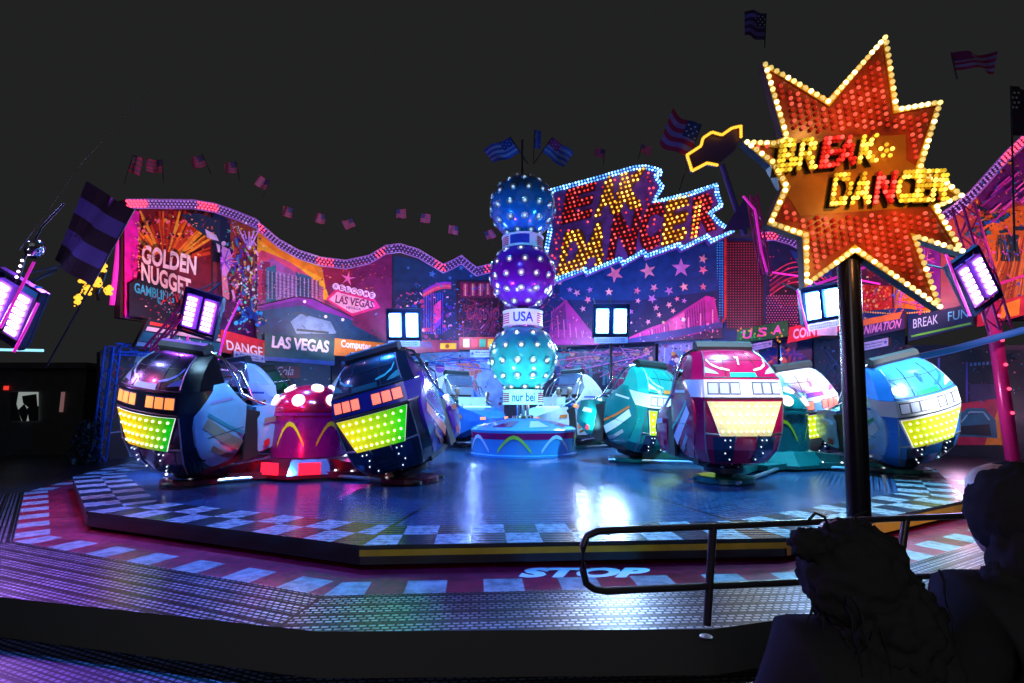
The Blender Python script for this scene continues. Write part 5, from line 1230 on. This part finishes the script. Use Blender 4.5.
put('violet', T2[3], 12, 13, -8, 'white and violet gondola just right of the red gondola', .15)
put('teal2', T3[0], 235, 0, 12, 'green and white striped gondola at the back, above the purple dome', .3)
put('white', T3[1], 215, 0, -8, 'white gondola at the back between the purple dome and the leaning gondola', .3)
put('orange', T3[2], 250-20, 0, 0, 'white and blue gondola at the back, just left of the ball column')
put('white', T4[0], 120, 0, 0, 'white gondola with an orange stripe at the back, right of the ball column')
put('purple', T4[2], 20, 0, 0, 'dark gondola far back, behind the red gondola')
# ------------------------------------------------------------------ people
M_skin = mat('skin', (.45, .27, .20), .5); M_hairD = mat('dark_hair', (.012, .009, .008), .65); M_hairB = mat('fair_hair', (.45, .36, .22), .5)
def skin_body(nodes, edges, name, m, parent=None, sub=2, root=0):
    me = bpy.data.meshes.new(name); me.from_pydata([n[0] for n in nodes], edges, []); o = bpy.data.objects.new('tmp', me); COL.objects.link(o)
    sk = o.modifiers.new('s', 'SKIN'); sv = me.skin_vertices[0].data
    for i, n in enumerate(nodes):
        r = n[1]; sv[i].radius = (r, r) if not isinstance(r, tuple) else r
        sv[i].use_root = (i == root)
    sb = o.modifiers.new('u', 'SUBSURF'); sb.levels = sub; sb.render_levels = sub
    dg = bpy.context.evaluated_depsgraph_get(); m2 = bpy.data.meshes.new_from_object(o.evaluated_get(dg)); bpy.data.objects.remove(o)
    m2.name = name; m2.materials.clear(); m2.materials.append(m); m2.shade_smooth(); r_ = bpy.data.objects.new(name, m2); COL.objects.link(r_); r_.parent = parent; return r_
def head_mesh(mb, c, s=1.0, yaw=0.0):
    """head with brow, nose, chin and ears, facing -Y when yaw is 0"""
    R = Matrix.Rotation(yaw, 3, 'Z'); rows = []
    prof = [(-.125, .030, .045), (-.115, .045, .065), (-.085, .060, .082), (-.045, .068, .090), (0, .074, .095), (.04, .076, .098), (.08, .070, .092), (.11, .050, .068), (.128, .02, .03)]
    for z, rx, ry in prof:
        row = []
        for k in range(20):
            a = 2*PI*k/20; x = rx*math.cos(a); y = ry*math.sin(a); 
            if math.sin(a) < -.95 and -.05 < z < .02: y -= .022 if z < 0 else .008
            if math.sin(a) < -.6 and abs(z-.04) < .01 and abs(math.cos(a)) > .25: y += .008
            if math.sin(a) > 0: y *= 1.05
            row.append(Vector(c)+R @ Vector((x*s, y*s-(.01 if z < -.08 else 0), z*s)))
        rows.append(row)
    mb.grid(rows, 0, closed=True, cap=True)
    for sx in (-1, 1):
        e = [Vector(c)+R @ Vector((sx*(.074+d)*s, (.01+dy)*s, dz*s)) for d, dy, dz in ((0, -.015, -.02), (.012, .01, -.02), (.018, .018, .02), (0, -.012, .025))]
        mb.poly(e); mb.poly(e[::-1])
def rider(loc, rz, top, hair, label, lean=0.0, group='riders in the gondolas', arms_up=False, stand=False):
    root = empty('person', loc, rz); tag(root, label, 'person', group)
    Mt = mat('cloth_'+top, hx(top), .8)
    if stand:
        N = [((0, 0, .92), .13), ((0, 0, 1.15), .12), ((0, 0, 1.38), .15), ((0, 0, 1.50), .055), ((0, -.01, 1.60), .05), ((.10, 0, .86), .09), ((.11, -.01, .48), .065), ((.11, .02, .08), .045), ((.11, -.12, .04), .04), ((-.10, 0, .86), .09), ((-.11, -.01, .48), .065), ((-.11, .02, .08), .045), ((-.11, -.12, .04), .04),
             ((.19, 0, 1.42), .06), ((-.19, 0, 1.42), .06), ((.26, -.02, 1.15), .045), ((-.30, -.04, 1.22), .045)]
        hl, hr = (.28, -.12, .92), ((-.36, -.2, 1.48) if arms_up else (-.28, -.12, .92))
    else:
        N = [((0, 0, .10), .15), ((0, .02, .32), .13), ((0, .03, .55), .15), ((0, .02, .68), .055), ((0, 0, .78), .05), ((.11, -.08, .09), .09), ((.12, -.48, .12), .07), ((.12, -.55, -.28), .05), ((.12, -.66, -.32), .04), ((-.11, -.08, .09), .09), ((-.12, -.48, .12), .07), ((-.12, -.55, -.28), .05), ((-.12, -.66, -.32), .04),
             ((.20, .02, .58), .06), ((-.20, .02, .58), .06), ((.27, -.10, .36), .045), ((-.27, -.10, .36), .045)]
        hl, hr = (.20, -.40, .42), (-.20, -.40, .42)
    N += [(hl, .032), (hr, .032)]
    E = [(0, 1), (1, 2), (2, 3), (3, 4), (0, 5), (5, 6), (6, 7), (7, 8), (0, 9), (9, 10), (10, 11), (11, 12), (2, 13), (2, 14), (13, 15), (14, 16), (15, 17), (16, 18)]
    for hi, ho, sx in ((17, hl, 1), (18, hr, -1)):
        for k in range(5):
            b = len(N); f = Vector(ho)+Vector(((k-2)*.016, -.03, .02 if k in (1, 2, 3) else 0)); N.append((tuple(f), .011)); N.append((tuple(f+Vector(((k-2)*.006, -.04, -.015))), .009)); E += [(hi, b), (b, b+1)]
    body = skin_body(N, E, 'body', M_skin, root, sub=1)
    hb = MB(); hz = N[4][0]; head_mesh(hb, (hz[0], hz[1]-.01, hz[2]+.10)); 
    bm = bmesh.new(); bm.from_mesh(body.data); tmp = hb.mesh('h'); bm.from_mesh(tmp); bm.to_mesh(body.data); bm.free(); body.data.shade_smooth()
    # jacket: a slightly larger shell of torso and sleeves
    J = [(N[i][0], N[i][1]*1.14+.008) for i in (0, 1, 2, 13, 14, 15, 16)]
    J += [(tuple(Vector(N[15][0]).lerp(Vector(hl), .85)), .05), (tuple(Vector(N[16][0]).lerp(Vector(hr), .85)), .05)]
    skin_body(J, [(0, 1), (1, 2), (2, 3), (2, 4), (3, 5), (4, 6), (5, 7), (6, 8)], 'jacket', Mt, root, sub=1)
    T_ = [(N[i][0], N[i][1]*1.13+.006) for i in (0, 5, 6, 7, 9, 10, 11)]
    skin_body(T_, [(0, 1), (1, 2), (2, 3), (0, 4), (4, 5), (5, 6)], 'trousers', mat('denim', (.02, .04, .10), .8), root, sub=1)
    hm = MB(); hc = Vector((hz[0], hz[1]+.005, hz[2]+.125)); rows = []
    for el in range(7):
        t = math.radians(-35+el*20.5) if el else math.radians(-35); row = []
        for k in range(16):
            a = 2*PI*k/16; fr = math.sin(a) < -.3; t2 = max(t, math.radians(32)) if fr else t
            r = .088+.006*math.sin(k*3.1+el); row.append(hc+Vector((r*math.cos(t2)*math.cos(a), (r+.018)*math.cos(t2)*math.sin(a), (r+.012)*math.sin(t2))))
        rows.append(row)
    hm.grid(rows, closed=True); hm.build('hair', hair, root, smooth=180)
    return root
def seat_rider(ci, side, rz, top, hair, label, dz=.86):
    return rider(ci, rz, top, hair, label)
def ride_in(ci, sx, top, hair, label):
    """seat a rider on the bench of gondola ci (0..): side sx"""
    bpy.context.view_layer.update(); c = CARS[ci]; p = c.matrix_world @ Vector((sx*.36, .30, .86))
    o = rider(p, 0, top, hair, label); o.rotation_euler = (-c.rotation_euler.x, -c.rotation_euler.y, c.rotation_euler.z+PI); return o
ride_in(11, -1, '4878c8', M_hairB, 'fair-haired rider in a blue top, just right of the ball column')
ride_in(11, 1, '101420', M_hairD, 'rider in a dark jacket next to the fair-haired rider right of the ball column')
ride_in(8, 1, '20584a', M_hairD, 'rider in a dark green top in the green striped gondola at the back left')
ride_in(9, 1, '303a58', M_hairD, 'rider in a grey top in the white gondola behind the purple dome')
ride_in(2, -1, '18304a', M_hairD, 'rider in a dark blue top in the light blue gondola behind the black one')
ride_in(10, 1, '28304a', M_hairD, 'rider in a dark top in the gondola just left of the ball column')
ride_in(6, -1, '16203a', M_hairD, 'rider in dark clothes in the green and white gondola')
rider((-1.15, 23.6, -.22), 0.15, '88a8d8', M_hairD, 'person in a pale shirt raising one hand left of the lowest ball', group=None, arms_up=True, stand=True).scale = (1.25,)*3
_on = rider((-2.3, 23.9, -.22), 0, '1a2040', M_hairD, 'onlooker in a dark coat at the gallery behind the leaning purple gondola', group='onlookers at the gallery', stand=True)
_on.scale = (1.1,)*3
rider((3.9, 23.2, -.22), .2, '281838', M_hairD, 'onlooker in a plum coat standing left of the bulb post', group='onlookers at the gallery', stand=True).scale = (1.1,)*3
rider((10.2, 17.0, -.22), -.2, '101018', M_hairD, 'onlooker in black behind the sign pole by the navy boards', group='onlookers at the gallery', stand=True).scale = (1.1,)*3

# more onlookers along the gallery: copies of the first one, each with its own look
extra = [(-9.6, 17.2, .3, '182848', 'onlooker in a navy coat between the blue lattice post and the purple dome'), (-4.2, 23.2, -.3, '3a1830', 'onlooker in a wine red coat under the orange computer games board'),
         (2.1, 24.0, .1, '203040', 'onlooker in a slate coat just left of the mast of the right flood light'), (5.2, 22.6, .4, '402038', 'onlooker in a mauve coat next to the tall painted red figure'),
         (8.0, 19.4, -.2, '142038', 'onlooker in a dark blue coat above the violet gondola'), (11.6, 16.2, .2, '301828', 'onlooker in a maroon coat right of the blue and white gondola'), (-3.2, 23.6, .2, '304048', 'onlooker in a grey-green coat left of the pale splashed board')]
for x, y, rz, c_, lb in extra:
    o = copy_tree(_on); o.location = (x, y, -.22); o.rotation_euler = (0, 0, rz); o['label'] = lb; s_ = random.uniform(1.0, 1.12); o.scale = (s_,)*3
    for ch in kids(o):
        if ch.name.startswith('jacket'): ch.data = ch.data.copy(); ch.data.materials.clear(); ch.data.materials.append(mat('cloth_'+c_, hx(c_), .8))
# foreground spectators, seen from behind
M_coat = mat('black_quilted_coat', (.036, .036, .04), 1.0); M_hairF = mat('black_hair', (.034, .034, .034), 1.0)
def curls(mb, pts, n, r, seed):
    rn = random.Random(seed)
    for k in range(n):
        b = pts(rn); t = [b]; d = Vector((rn.uniform(-.3, .3), rn.uniform(-.2, .4), -1)).normalized()
        for j in range(7):
            d = (d+Vector((math.sin(j*1.9+k), math.cos(j*1.7+k), -.3))*.45).normalized(); t.append(t[-1]+d*.026)
        mb.tube(t, [r, r, r*.9, r*.8, r*.7, r*.55, r*.4, r*.1], seg=5)
def blob(mb, c, r, amp, seed, seg=36, rings=22, freq=9):
    rows = []
    for i in range(rings+1):
        t = PI*i/rings; row = []
        for k in range(seg):
            a = 2*PI*k/seg; d = Vector((math.sin(t)*math.cos(a), math.sin(t)*math.sin(a), -math.cos(t)))
            h = 1+amp*noise.noise(d*freq*.3+Vector((seed, 0, 0)))+amp*.5*noise.noise(d*freq+Vector((seed, 3, 0)))
            row.append(Vector(c)+Vector((d.x*r[0], d.y*r[1], d.z*r[2]))*h)
        rows.append(row)
    mb.grid(rows, closed=True, cap=True)
def watcher(px, ytop, Y, label, hair_fn, shoulder_w, lean=0.0, rz=0.0, sh_px=None):
    top = P(px, ytop, Y); z0 = -.58; H = top.z-z0; root = empty('person', (top.x, Y, z0), rz); tag(root, label, 'person', 'spectators in front of the rail')
    s = H/1.72; hz = H-.15
    N = [((0, 0, .92*s), .15), ((0, 0, 1.15*s), .15), ((0, .0, 1.34*s), .13), ((0, .0, 1.48*s), .060), ((0, .01, hz-.08), .06), ((.10, 0, .84*s), .10), ((.11, 0, .46*s), .07), ((.11, -.02, .08), .05), ((.11, .14, .04), .045), ((-.10, 0, .84*s), .10), ((-.11, 0, .46*s), .07), ((-.11, -.02, .08), .05), ((-.11, .14, .04), .045),
         ((shoulder_w, 0, 1.36*s), .045), ((-shoulder_w, 0, 1.36*s), .045), ((shoulder_w+.05, .05, 1.10*s), .038), ((-shoulder_w-.05, .05, 1.10*s), .038), ((shoulder_w-.02, .30, 1.12*s), .035), ((-shoulder_w+.02, .30, 1.12*s), .035)]
    E = [(0, 1), (1, 2), (2, 3), (3, 4), (0, 5), (5, 6), (6, 7), (7, 8), (0, 9), (9, 10), (10, 11), (11, 12), (2, 13), (2, 14), (13, 15), (14, 16), (15, 17), (16, 18)]
    for hi in (17, 18):
        for k in range(5):
            b = len(N); f = Vector(N[hi][0])+Vector(((k-2)*.020, .045, (.0 if k else -.01))); N.append((tuple(f), .010)); N.append((tuple(f+Vector(((k-2)*.004, .035, -.02))), .008)); E += [(hi, b), (b, b+1)]
    body = skin_body(N, E, 'body', M_skin, root, sub=2)
    hb = MB(); head_mesh(hb, (0, .02, hz+.02), 1.0, PI)
    bm = bmesh.new(); bm.from_mesh(body.data); bm.from_mesh(hb.mesh('h')); bm.to_mesh(body.data); bm.free(); body.data.shade_smooth()
    J = [((0, 0, .80*s), .22), ((0, 0, 1.0*s), .21), ((0, 0, 1.2*s), .22), ((0, 0, 1.36*s), .225), ((0, -.01, 1.49*s), .14), (N[13][0], .13), (N[14][0], .13), (N[15][0], .082), (N[16][0], .082), (tuple(Vector(N[15][0]).lerp(Vector(N[17][0]), .85)), .06), (tuple(Vector(N[16][0]).lerp(Vector(N[18][0]), .85)), .06)]
    skin_body(J, [(0, 1), (1, 2), (2, 3), (3, 4), (3, 5), (3, 6), (5, 7), (6, 8), (7, 9), (8, 10)], 'coat', M_coat, root, sub=2)
    skin_body([(N[i][0], N[i][1]*1.15) for i in (0, 5, 6, 7, 9, 10, 11)], [(0, 1), (1, 2), (2, 3), (0, 4), (4, 5), (5, 6)], 'trousers', mat('denim', (.02, .04, .10), .8), root, sub=2)
    hm = MB(); hair_fn(hm, hz); hm.build('hair', M_hairF, root, smooth=180); return root
def hairA(m, hz):
    blob(m, (.0, -.01, hz+.01), (.132, .132, .140), .14, 1.0, 64, 40, 16); blob(m, (.05, -.05, hz-.10), (.125, .11, .14), .22, 2.0, 64, 40, 16); blob(m, (-.125, -.02, hz+.095), (.045, .045, .042), .35, 3.0, 28, 18, 12)
    blob(m, (.02, -.06, hz-.24), (.15, .10, .14), .22, 5.0, 64, 40, 16)
    curls(m, lambda r: Vector((r.uniform(-.10, .16), -.10+r.uniform(-.03, .02), hz-r.uniform(-.06, .30))), 40, .0030, 4); curls(m, lambda r: Vector((.155+r.uniform(-.03, .02), -.03+r.uniform(-.05, .05), hz-r.uniform(-.03, .24))), 20, .0030, 6)
    curls(m, lambda r: Vector((-.12+r.uniform(-.01, .03), -.03+r.uniform(-.05, .05), hz-r.uniform(.05, .26))), 14, .0030, 9)
    m.tube([(-.06, -.02, hz+.12), (-.075, -.02, hz+.165), (-.10, -.02, hz+.175), (-.125, -.02, hz+.15)], .004, seg=5); m.tube([(.0, -.02, hz+.135), (.01, -.02, hz+.17), (.04, -.02, hz+.18)], .003, seg=5)
def hairB(m, hz):
    blob(m, (.01, -.01, hz+.02), (.112, .125, .135), .06, 7.0, 64, 40, 14); blob(m, (.015, -.05, hz-.10), (.115, .10, .16), .10, 8.0, 64, 40, 14); blob(m, (-.085, -.04, hz-.14), (.045, .05, .045), .3, 9.0, 28, 18, 12)
    blob(m, (.03, -.06, hz-.26), (.15, .11, .16), .10, 12.0, 64, 40, 14)
    curls(m, lambda r: Vector((r.uniform(-.10, .10), -.12, hz-r.uniform(.0, .3))), 16, .0030, 11); curls(m, lambda r: Vector((-.085+r.uniform(-.02, .02), -.05, hz-r.uniform(.1, .25))), 8, .0030, 12)
watcher(848, 521, 1.45, 'foreground spectator with bushy curly dark hair and a small top knot, seen from behind', hairA, .16)
watcher(1008, 464, 1.42, 'spectator in the foreground with smooth long dark hair, cut by the right edge', hairB, .15)
spot('rim_light', (-1.0, 7.0, 1.5), (1.1, 1.45, .8), 700, (.03, .12, 1), 18)  # added spot that edges the spectators in blue

# ------------------------------------------------------------------ hand rail along the walkway
M_rail = mat('rail_paint', (.07, .06, .075), .3, .5)
hr = empty('hand_rail', G(710, 625, -.25)); tag(hr, 'dark tubular hand rail with a rounded left end in front of the turntable', 'hand rail')
L = P(590, 560, 3.80); R_ = P(1060, 560, 4.62)
def rp(px, py):
    d = ray(px, py); o = Vector((0, 0, CAMZ)); t = (R_-L); n = Vector((t.y, -t.x, 0)).normalized(); return o+d*((L-o).dot(n)/d.dot(n))
path = [(1060, 511), (970, 515.5), (860, 520), (710, 526.5), (620, 530), (598, 531), (587, 536), (583, 546), (583, 570), (586, 583), (594, 589), (606, 591), (710, 586), (905, 577), (1060, 570)]
mb = MB(); mb.tube([rp(*p) for p in path], .026, seg=12); o = mb.build('rail_tube', M_rail, hr, smooth=60); o.location = -hr.location
for (a, b) in (((713, 527), (707, 625)), ((906, 519), (893, 607))):
    mb = MB(); mb.tube([rp(*a), rp(*b)], .030, seg=12); q = rp(*b); mb.lathe([(.045, -.004), (.045, .01), (.03, .014)], (q.x, q.y+.03, -.25), seg=16) ; o = mb.build('rail_post', M_rail, hr, smooth=50); o.location = -hr.location
# ------------------------------------------------------------------ star sign on its pole
SY = 4.75
ss = empty('star_sign', P(862, 590, SY)); tag(ss, 'big tilted star-shaped bulb sign lettered BREAK DANCER on a dark pole', 'sign')
ss.location.z = -.25
def sp(px, py, off=0.0): v = P(px, py, SY); return v+Vector((0, -off, 0))
STAR = [(762, 63), (827, 99.5), (885, 35), (897, 108), (941, 101), (922, 167), (930, 176), (943, 178), (963, 197), (937, 209), (963, 254), (915, 239), (940, 310), (854, 253), (804, 288), (802, 238), (766, 225), (782, 188), (770, 166), (742, 142), (775, 141), (783, 138)]
mb = MB(); mb.prism([sp(*p) for p in STAR], (0, .09, 0), side=1); b_ = mb.build('board', [mat('star_face', (.46, .06, .010), .3, nvar=.7), M_black], ss)
M_goldT = mat('gold_rim_paint', (.90, .58, .05), .3, nvar=.3)
sg_ = 1 if ccw(STAR) > 0 else -1
ip = inset(STAR, 8.0*sg_); mb = MB()
for i in range(len(STAR)):
    j = (i+1) % len(STAR); mb.prism([sp(*STAR[i], .006), sp(*STAR[j], .006), sp(*ip[j], .006), sp(*ip[i], .006)], (0, -.012, 0))
mb.build('gold_border', M_goldT, ss)
# orange-gold ground band behind the letters
mb = MB(); mb.poly([sp(*p, .004) for p in ((784, 140), (905, 135), (906, 160), (930, 176), (943, 180), (957, 197), (938, 206), (800, 216), (790, 200), (779, 188), (776, 170), (750, 148))]); mb.build('letter_ground', mat('gold_ground', (.50, .17, .012), .35, nvar=.4), ss)
ins = inset(STAR, 3.6*sg_); yb2 = [sp(q.x, q.y, .025) for q in along([tuple(p) for p in ins], 6.6, closed=True)]
LT = MB(); LS = MB(); rb2 = []; boxes = []; M_yl = []
def sletter(ch, o, ax, ay, kind, nu=5, nv=7, bold=.035):
    V, T, _ = text_tris(ch, bold); f = lambda u, v: (o[0]+u*ax[0]+v*ay[0], o[1]+u*ax[1]+v*ay[1])
    for t in T:
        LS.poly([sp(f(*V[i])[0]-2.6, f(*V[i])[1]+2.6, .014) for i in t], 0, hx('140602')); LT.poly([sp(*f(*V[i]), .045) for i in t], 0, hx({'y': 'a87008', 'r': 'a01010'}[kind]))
    g_ = [((i+.5)/nu, (j+.5)/nv) for i in range(nu) for j in range(nv)]; ok = inside_text(V, T, g_)
    for (u, v), k in zip(g_, ok):
        if k: (M_yl if kind == 'y' else rb2).append(sp(*f(u, v), .065))
B_ax = .0
for ch, x, kd in (('B', 772, 'y'), ('R', 793, 'y'), ('E', 815, 'r'), ('A', 831, 'r'), ('K', 853, 'y')):
    sletter(ch, (x, 176-(x-774)*.11), (20, -2.2), (5.5, -34+(x-774)*.06), kd)
for k in range(7):
    an = k*2*PI/5; 
    M_yl.append(sp(883+(6 if k < 5 else 0)*math.sin(an), 153-(6 if k < 5 else 0)*math.cos(an), .05))
for ch, x, kd in (('D', 826, 'y'), ('A', 846, 'y'), ('N', 869, 'r'), ('C', 890, 'y'), ('E', 909, 'y'), ('R', 925, 'y')):
    sletter(ch, (x, 208.5-(x-826)*.04), (19.5, -1.0) if ch != 'R' else (18, -1), (5.0, -33), kd)
LS.build('letter_painted_shadow', MC['letter_paint'], ss); LT.build('lettering', MC['letter_paint'], ss)  # dark offset letter copies, painted as the letters' shadow
rd = []
zone = [(776, 133), (902, 128), (910, 160), (948, 172), (962, 200), (930, 212), (800, 219), (786, 204), (770, 180)]
for j in range(-60, 60):
    for i in range(-60, 60):
        x = 855+i*7.0+j*.9; y = 170+j*5.6-i*4.3
        if not (740 < x < 965 and 30 < y < 315): continue
        if inpoly((x, y), STAR) and distpoly((x, y), STAR) > 9.5 and not inpoly((x, y), zone): rd.append(sp(x, y, .02))
for q in ((930, 196), (938, 199), (762, 152), (768, 158), (757, 148), (766, 147)): rd.append(sp(*q, .02))
M_sy = bulbm('star_bulb_cream', (1.0, .80, .30), 1.15, 'AUTO'); M_sl = bulbm('star_bulb_letter', (1.0, .72, .06), .85, 'NONE'); M_sr = bulbm('star_bulb_dark_red', (.85, .06, .02), .42, 'NONE')
M_srl = bulbm('star_bulb_letter_red', (1.0, .05, .03), .85, 'NONE')
bulbs(ss, yb2, .024, bulbv('cream', (1.0, .78, .28), 1.25), 'rim_bulb'); bulbs(ss, M_yl, .0205, bulbv('letter_gold', (1.0, .70, .05), .9), 'letter_bulb'); bulbs(ss, rb2, .0205, bulbv('letter_crimson', (1.0, .04, .03), .8), 'red_letter_bulb'); bulbs(ss, rd, .020, bulbv('ruby', (.9, .06, .03), .40), 'red_bulb')
tipc = MB()
for p in rd: tipc.lathe([(.011, 0), (.006, .006)], (0, 0, 0), seg=5) if False else None
mb = MB(); mb.tube([P(848.5, 262, SY+.12), P(862, 590, SY+.12)], .098, seg=20); q = P(862, 590, SY+.12); mb.lathe([(.2, -.25), (.2, -.21)], (q.x, q.y, 0), seg=20); mb.build('pole', mat('pole_steel', (.03, .026, .035), .25, .6), ss, smooth=60)
mb = MB(); mb.tube([P(848, 270, SY+.12), P(842, 120, SY+.16)], .06, seg=10); mb.build('sign_bracket', M_black, ss)
fixp(ss)
spot('star_bulb_glow', sp(850, 90, .9), sp(845, 110), 17, (1, .42, .08), 110, .8, .05); spot('star_bulb_glow', sp(875, 195, .9), sp(870, 180), 17, (1, .5, .08), 110, .8, .05); spot('star_bulb_glow', sp(850, 245, .9), sp(850, 240), 17, (1, .40, .08), 110, .8, .05)
# ------------------------------------------------------------------ eagle bulb sign
ea = empty('eagle_sign', P(715, 175, 16)); tag(ea, 'yellow bulb outline of an eagle head beside the large striped flag', 'sign')
EP = [(717, 165), (707, 163), (692, 171), (687, 155), (701, 146), (703, 138), (712, 132), (722, 135), (732, 128), (741, 126), (741, 137)]
mb = MB(); mb.prism([P(x, y, 16) for x, y in EP+[(735, 150)]], (0, .2, 0)); mb.build('board', mat('eagle_board', (.06, .02, .12), .4), ea)
mb = MB()
for a, b in zip(EP, EP[1:]): mb.tube([P(*a, 15.95), P(*b, 15.95)], .065, seg=6)
mb.build('outline_channel', M_goldT, ea)
bulbs(ea, [P(q.x, q.y, 15.87) for q in along(EP, 2.6)], .05, M_yelD, 'yellow_bulb')
mb = MB(); mb.tube([P(722, 165, 16.1), P(745, 235, 16.1)], .09, seg=8); mb.poly([P(722, 232, 15.9), P(746, 196, 15.9), P(750, 228, 15.9)]); mb.build('bracket', mat('bracket_violet', (.10, .05, .25), .4), ea); fixp(ea)
# ------------------------------------------------------------------ left: yellow bulb ornament, lamp head, booth
orn = empty('bulb_ornament', P(92, 300, 14)); tag(orn, 'ornament of yellow bulb clusters in the dark left of the backdrop', 'ornament')
mb = MB(); mb.tube([P(76, 300, 14), P(84, 285, 14), P(97, 294, 14), P(106, 270, 14)], .05, seg=6); mb.tube([P(84, 285, 14), P(90, 262, 14), P(98, 300, 14)], .05, seg=6); mb.build('frame', M_dark, orn)
cl = []
for (x, y) in ((82, 279), (88, 291), (78, 300), (97, 283), (103, 268), (109, 291)): cl += [P(x+dx, y+dy, 13.9) for dx, dy in ((0, 0), (2.4, -2), (-2, -2.4), (1.5, 2.6), (-1.8, 2.2), (.5, -4.2))]
bulbs(orn, cl, .055, M_yelD, 'big_bulb')
bulbs(orn, [P(q.x+random.uniform(-1.5, 1.5), q.y, 13.9) for q in along([(76, 306), (84, 285), (88, 275)], 1.6)+along([(90, 262), (104, 258), (97, 272), (104, 292), (110, 286)], 1.6)], .02, M_yelD, 'tiny_bulb'); fixp(orn)
lh = empty('stage_lamp', P(34, 250, 8.8)); tag(lh, 'chrome stage lamp head hanging in the dark at the left edge', 'stage lamp')
mb = MB(); mb.lathe([(.03, -.14), (.10, -.12), (.15, .0), (.13, .14), (.05, .20)], seg=20); o = mb.build('housing', M_chrome, lh, smooth=60); o.rotation_euler = (.4, .7, 0)
mb = MB(); mb.tube([(-.02, 0, .15), (.05, .05, .45), (.35, .1, .9)], .02, seg=6); mb.tube([(-.14, 0, -.1), (-.2, 0, -.45), (-.24, 0, -.6)], .025, seg=6); mb.build('cable', M_dark, lh)
bulbs(lh, [(-.16-.02*k, -.03, -.2-.1*k) for k in range(4)], .022, M_ledP, 'small_lamp')
mb = MB(); mb.box((0, 0, 0), (.32, .1, .24)); o = mb.build('blue_shutter', mat('blue_shutter', (.02, .12, .40), .4, emit=(.02, .15, .5), es=.3, sample='NONE'), lh); o.location = P(30, 293, 8.9)-lh.location
o = fluoro([(-10, 349.5), (43, 350.5)], 13.5, .035, 'thin cyan-white tube lamp in the dark at the left edge', mat('tube_cyan', (.5, .8, .9), .3, emit=(.30, .75, .95), es=1.1, sample='NONE'), 'tube_lamp')
kb = empty('ticket_booth', G(25, 452, -.25)); kb.location = (-17.8, 19, -.7); tag(kb, 'dark booth with a small lit window at the left edge', 'booth')
mb = MB(); mb.box((0, 0, 1.7), (6, 2.5, 3.4)); mb.box((0, -.1, 3.5), (6.4, 2.9, .2)); mb.build('wall', mat('booth_wall', (.05, .05, .055), .6, nvar=.4), kb)
yk = 19-1.27
def kp_(x, y, dy=0): return P(x, y, yk+dy)-kb.location
mb = MB(); mb.prism([kp_(x, y, -.03) for x, y in ((10, 421), (10, 392), (38, 392), (38, 421))], (0, .02, 0)); fr = mb.build('window', mat('lit_window', (.7, .75, .7), .5, emit=(.65, .75, .68), es=.28, sample='NONE'), kb)
mb = MB()
for pts in ([(10, 392), (18, 392), (16, 404), (21, 421), (10, 421)], [(22, 396), (36, 394), (37, 406), (30, 409), (23, 403)], [(27, 408), (38, 406), (38, 421), (29, 421)], [(18, 410), (24, 404), (28, 412), (26, 421), (22, 421)]): mb.prism([kp_(x, y, -.07) for x, y in pts], (0, .02, 0))
mb.build('window_silhouette', M_black, fr)
mb = MB(); mb.box((kp_(7, 388).x, -1.3, kp_(7, 388).z), (.14, .05, .14)); mb.build('red_lamp', M_red, kb)
for x, y0, y1 in ((64, 392, 412),):
    mb = MB(); mb.box((kp_(x, y0).x, -1.3, (kp_(x, y0).z+kp_(x, y1).z)/2), (.09, .06, abs(kp_(x, y0).z-kp_(x, y1).z))); mb.build('lit_strip', mat('strip_dim', (.2, .2, .3), .4, emit=(.25, .12, .12), es=.5, sample='NONE'), kb)
bush = MB(); rn = random.Random(5)
for k in range(700):
    a = rn.uniform(0, 2*PI); z = rn.uniform(0, 1.7); r = (.5*(1-.3*z))*math.sqrt(rn.random()); c = Vector((r*math.cos(a), r*math.sin(a), z)); d = Vector((rn.uniform(-1, 1), rn.uniform(-1, 1), rn.uniform(-.3, 1))).normalized()*.12; e = d.cross(Vector((0, .3, 1))).normalized()*.035
    bush.poly([c-d, c+e, c+d, c-e])
o = bush.build('potted_bush', mat('bush_leaves', (.02, .05, .06), .6)); o.location = (-12.4, 15.1, -.7); tag(o, 'small dark bush at the foot of the booth near the left edge', 'bush')
# thin wire with a glint in the sky
mb = MB(); mb.tube([P(20, 250, 10), P(80, 165, 14), P(150, 90, 18)], .008, seg=5); tag(mb.build('guy_wire', M_alu), 'thin steel wire rising through the dark sky at the left', 'wire')
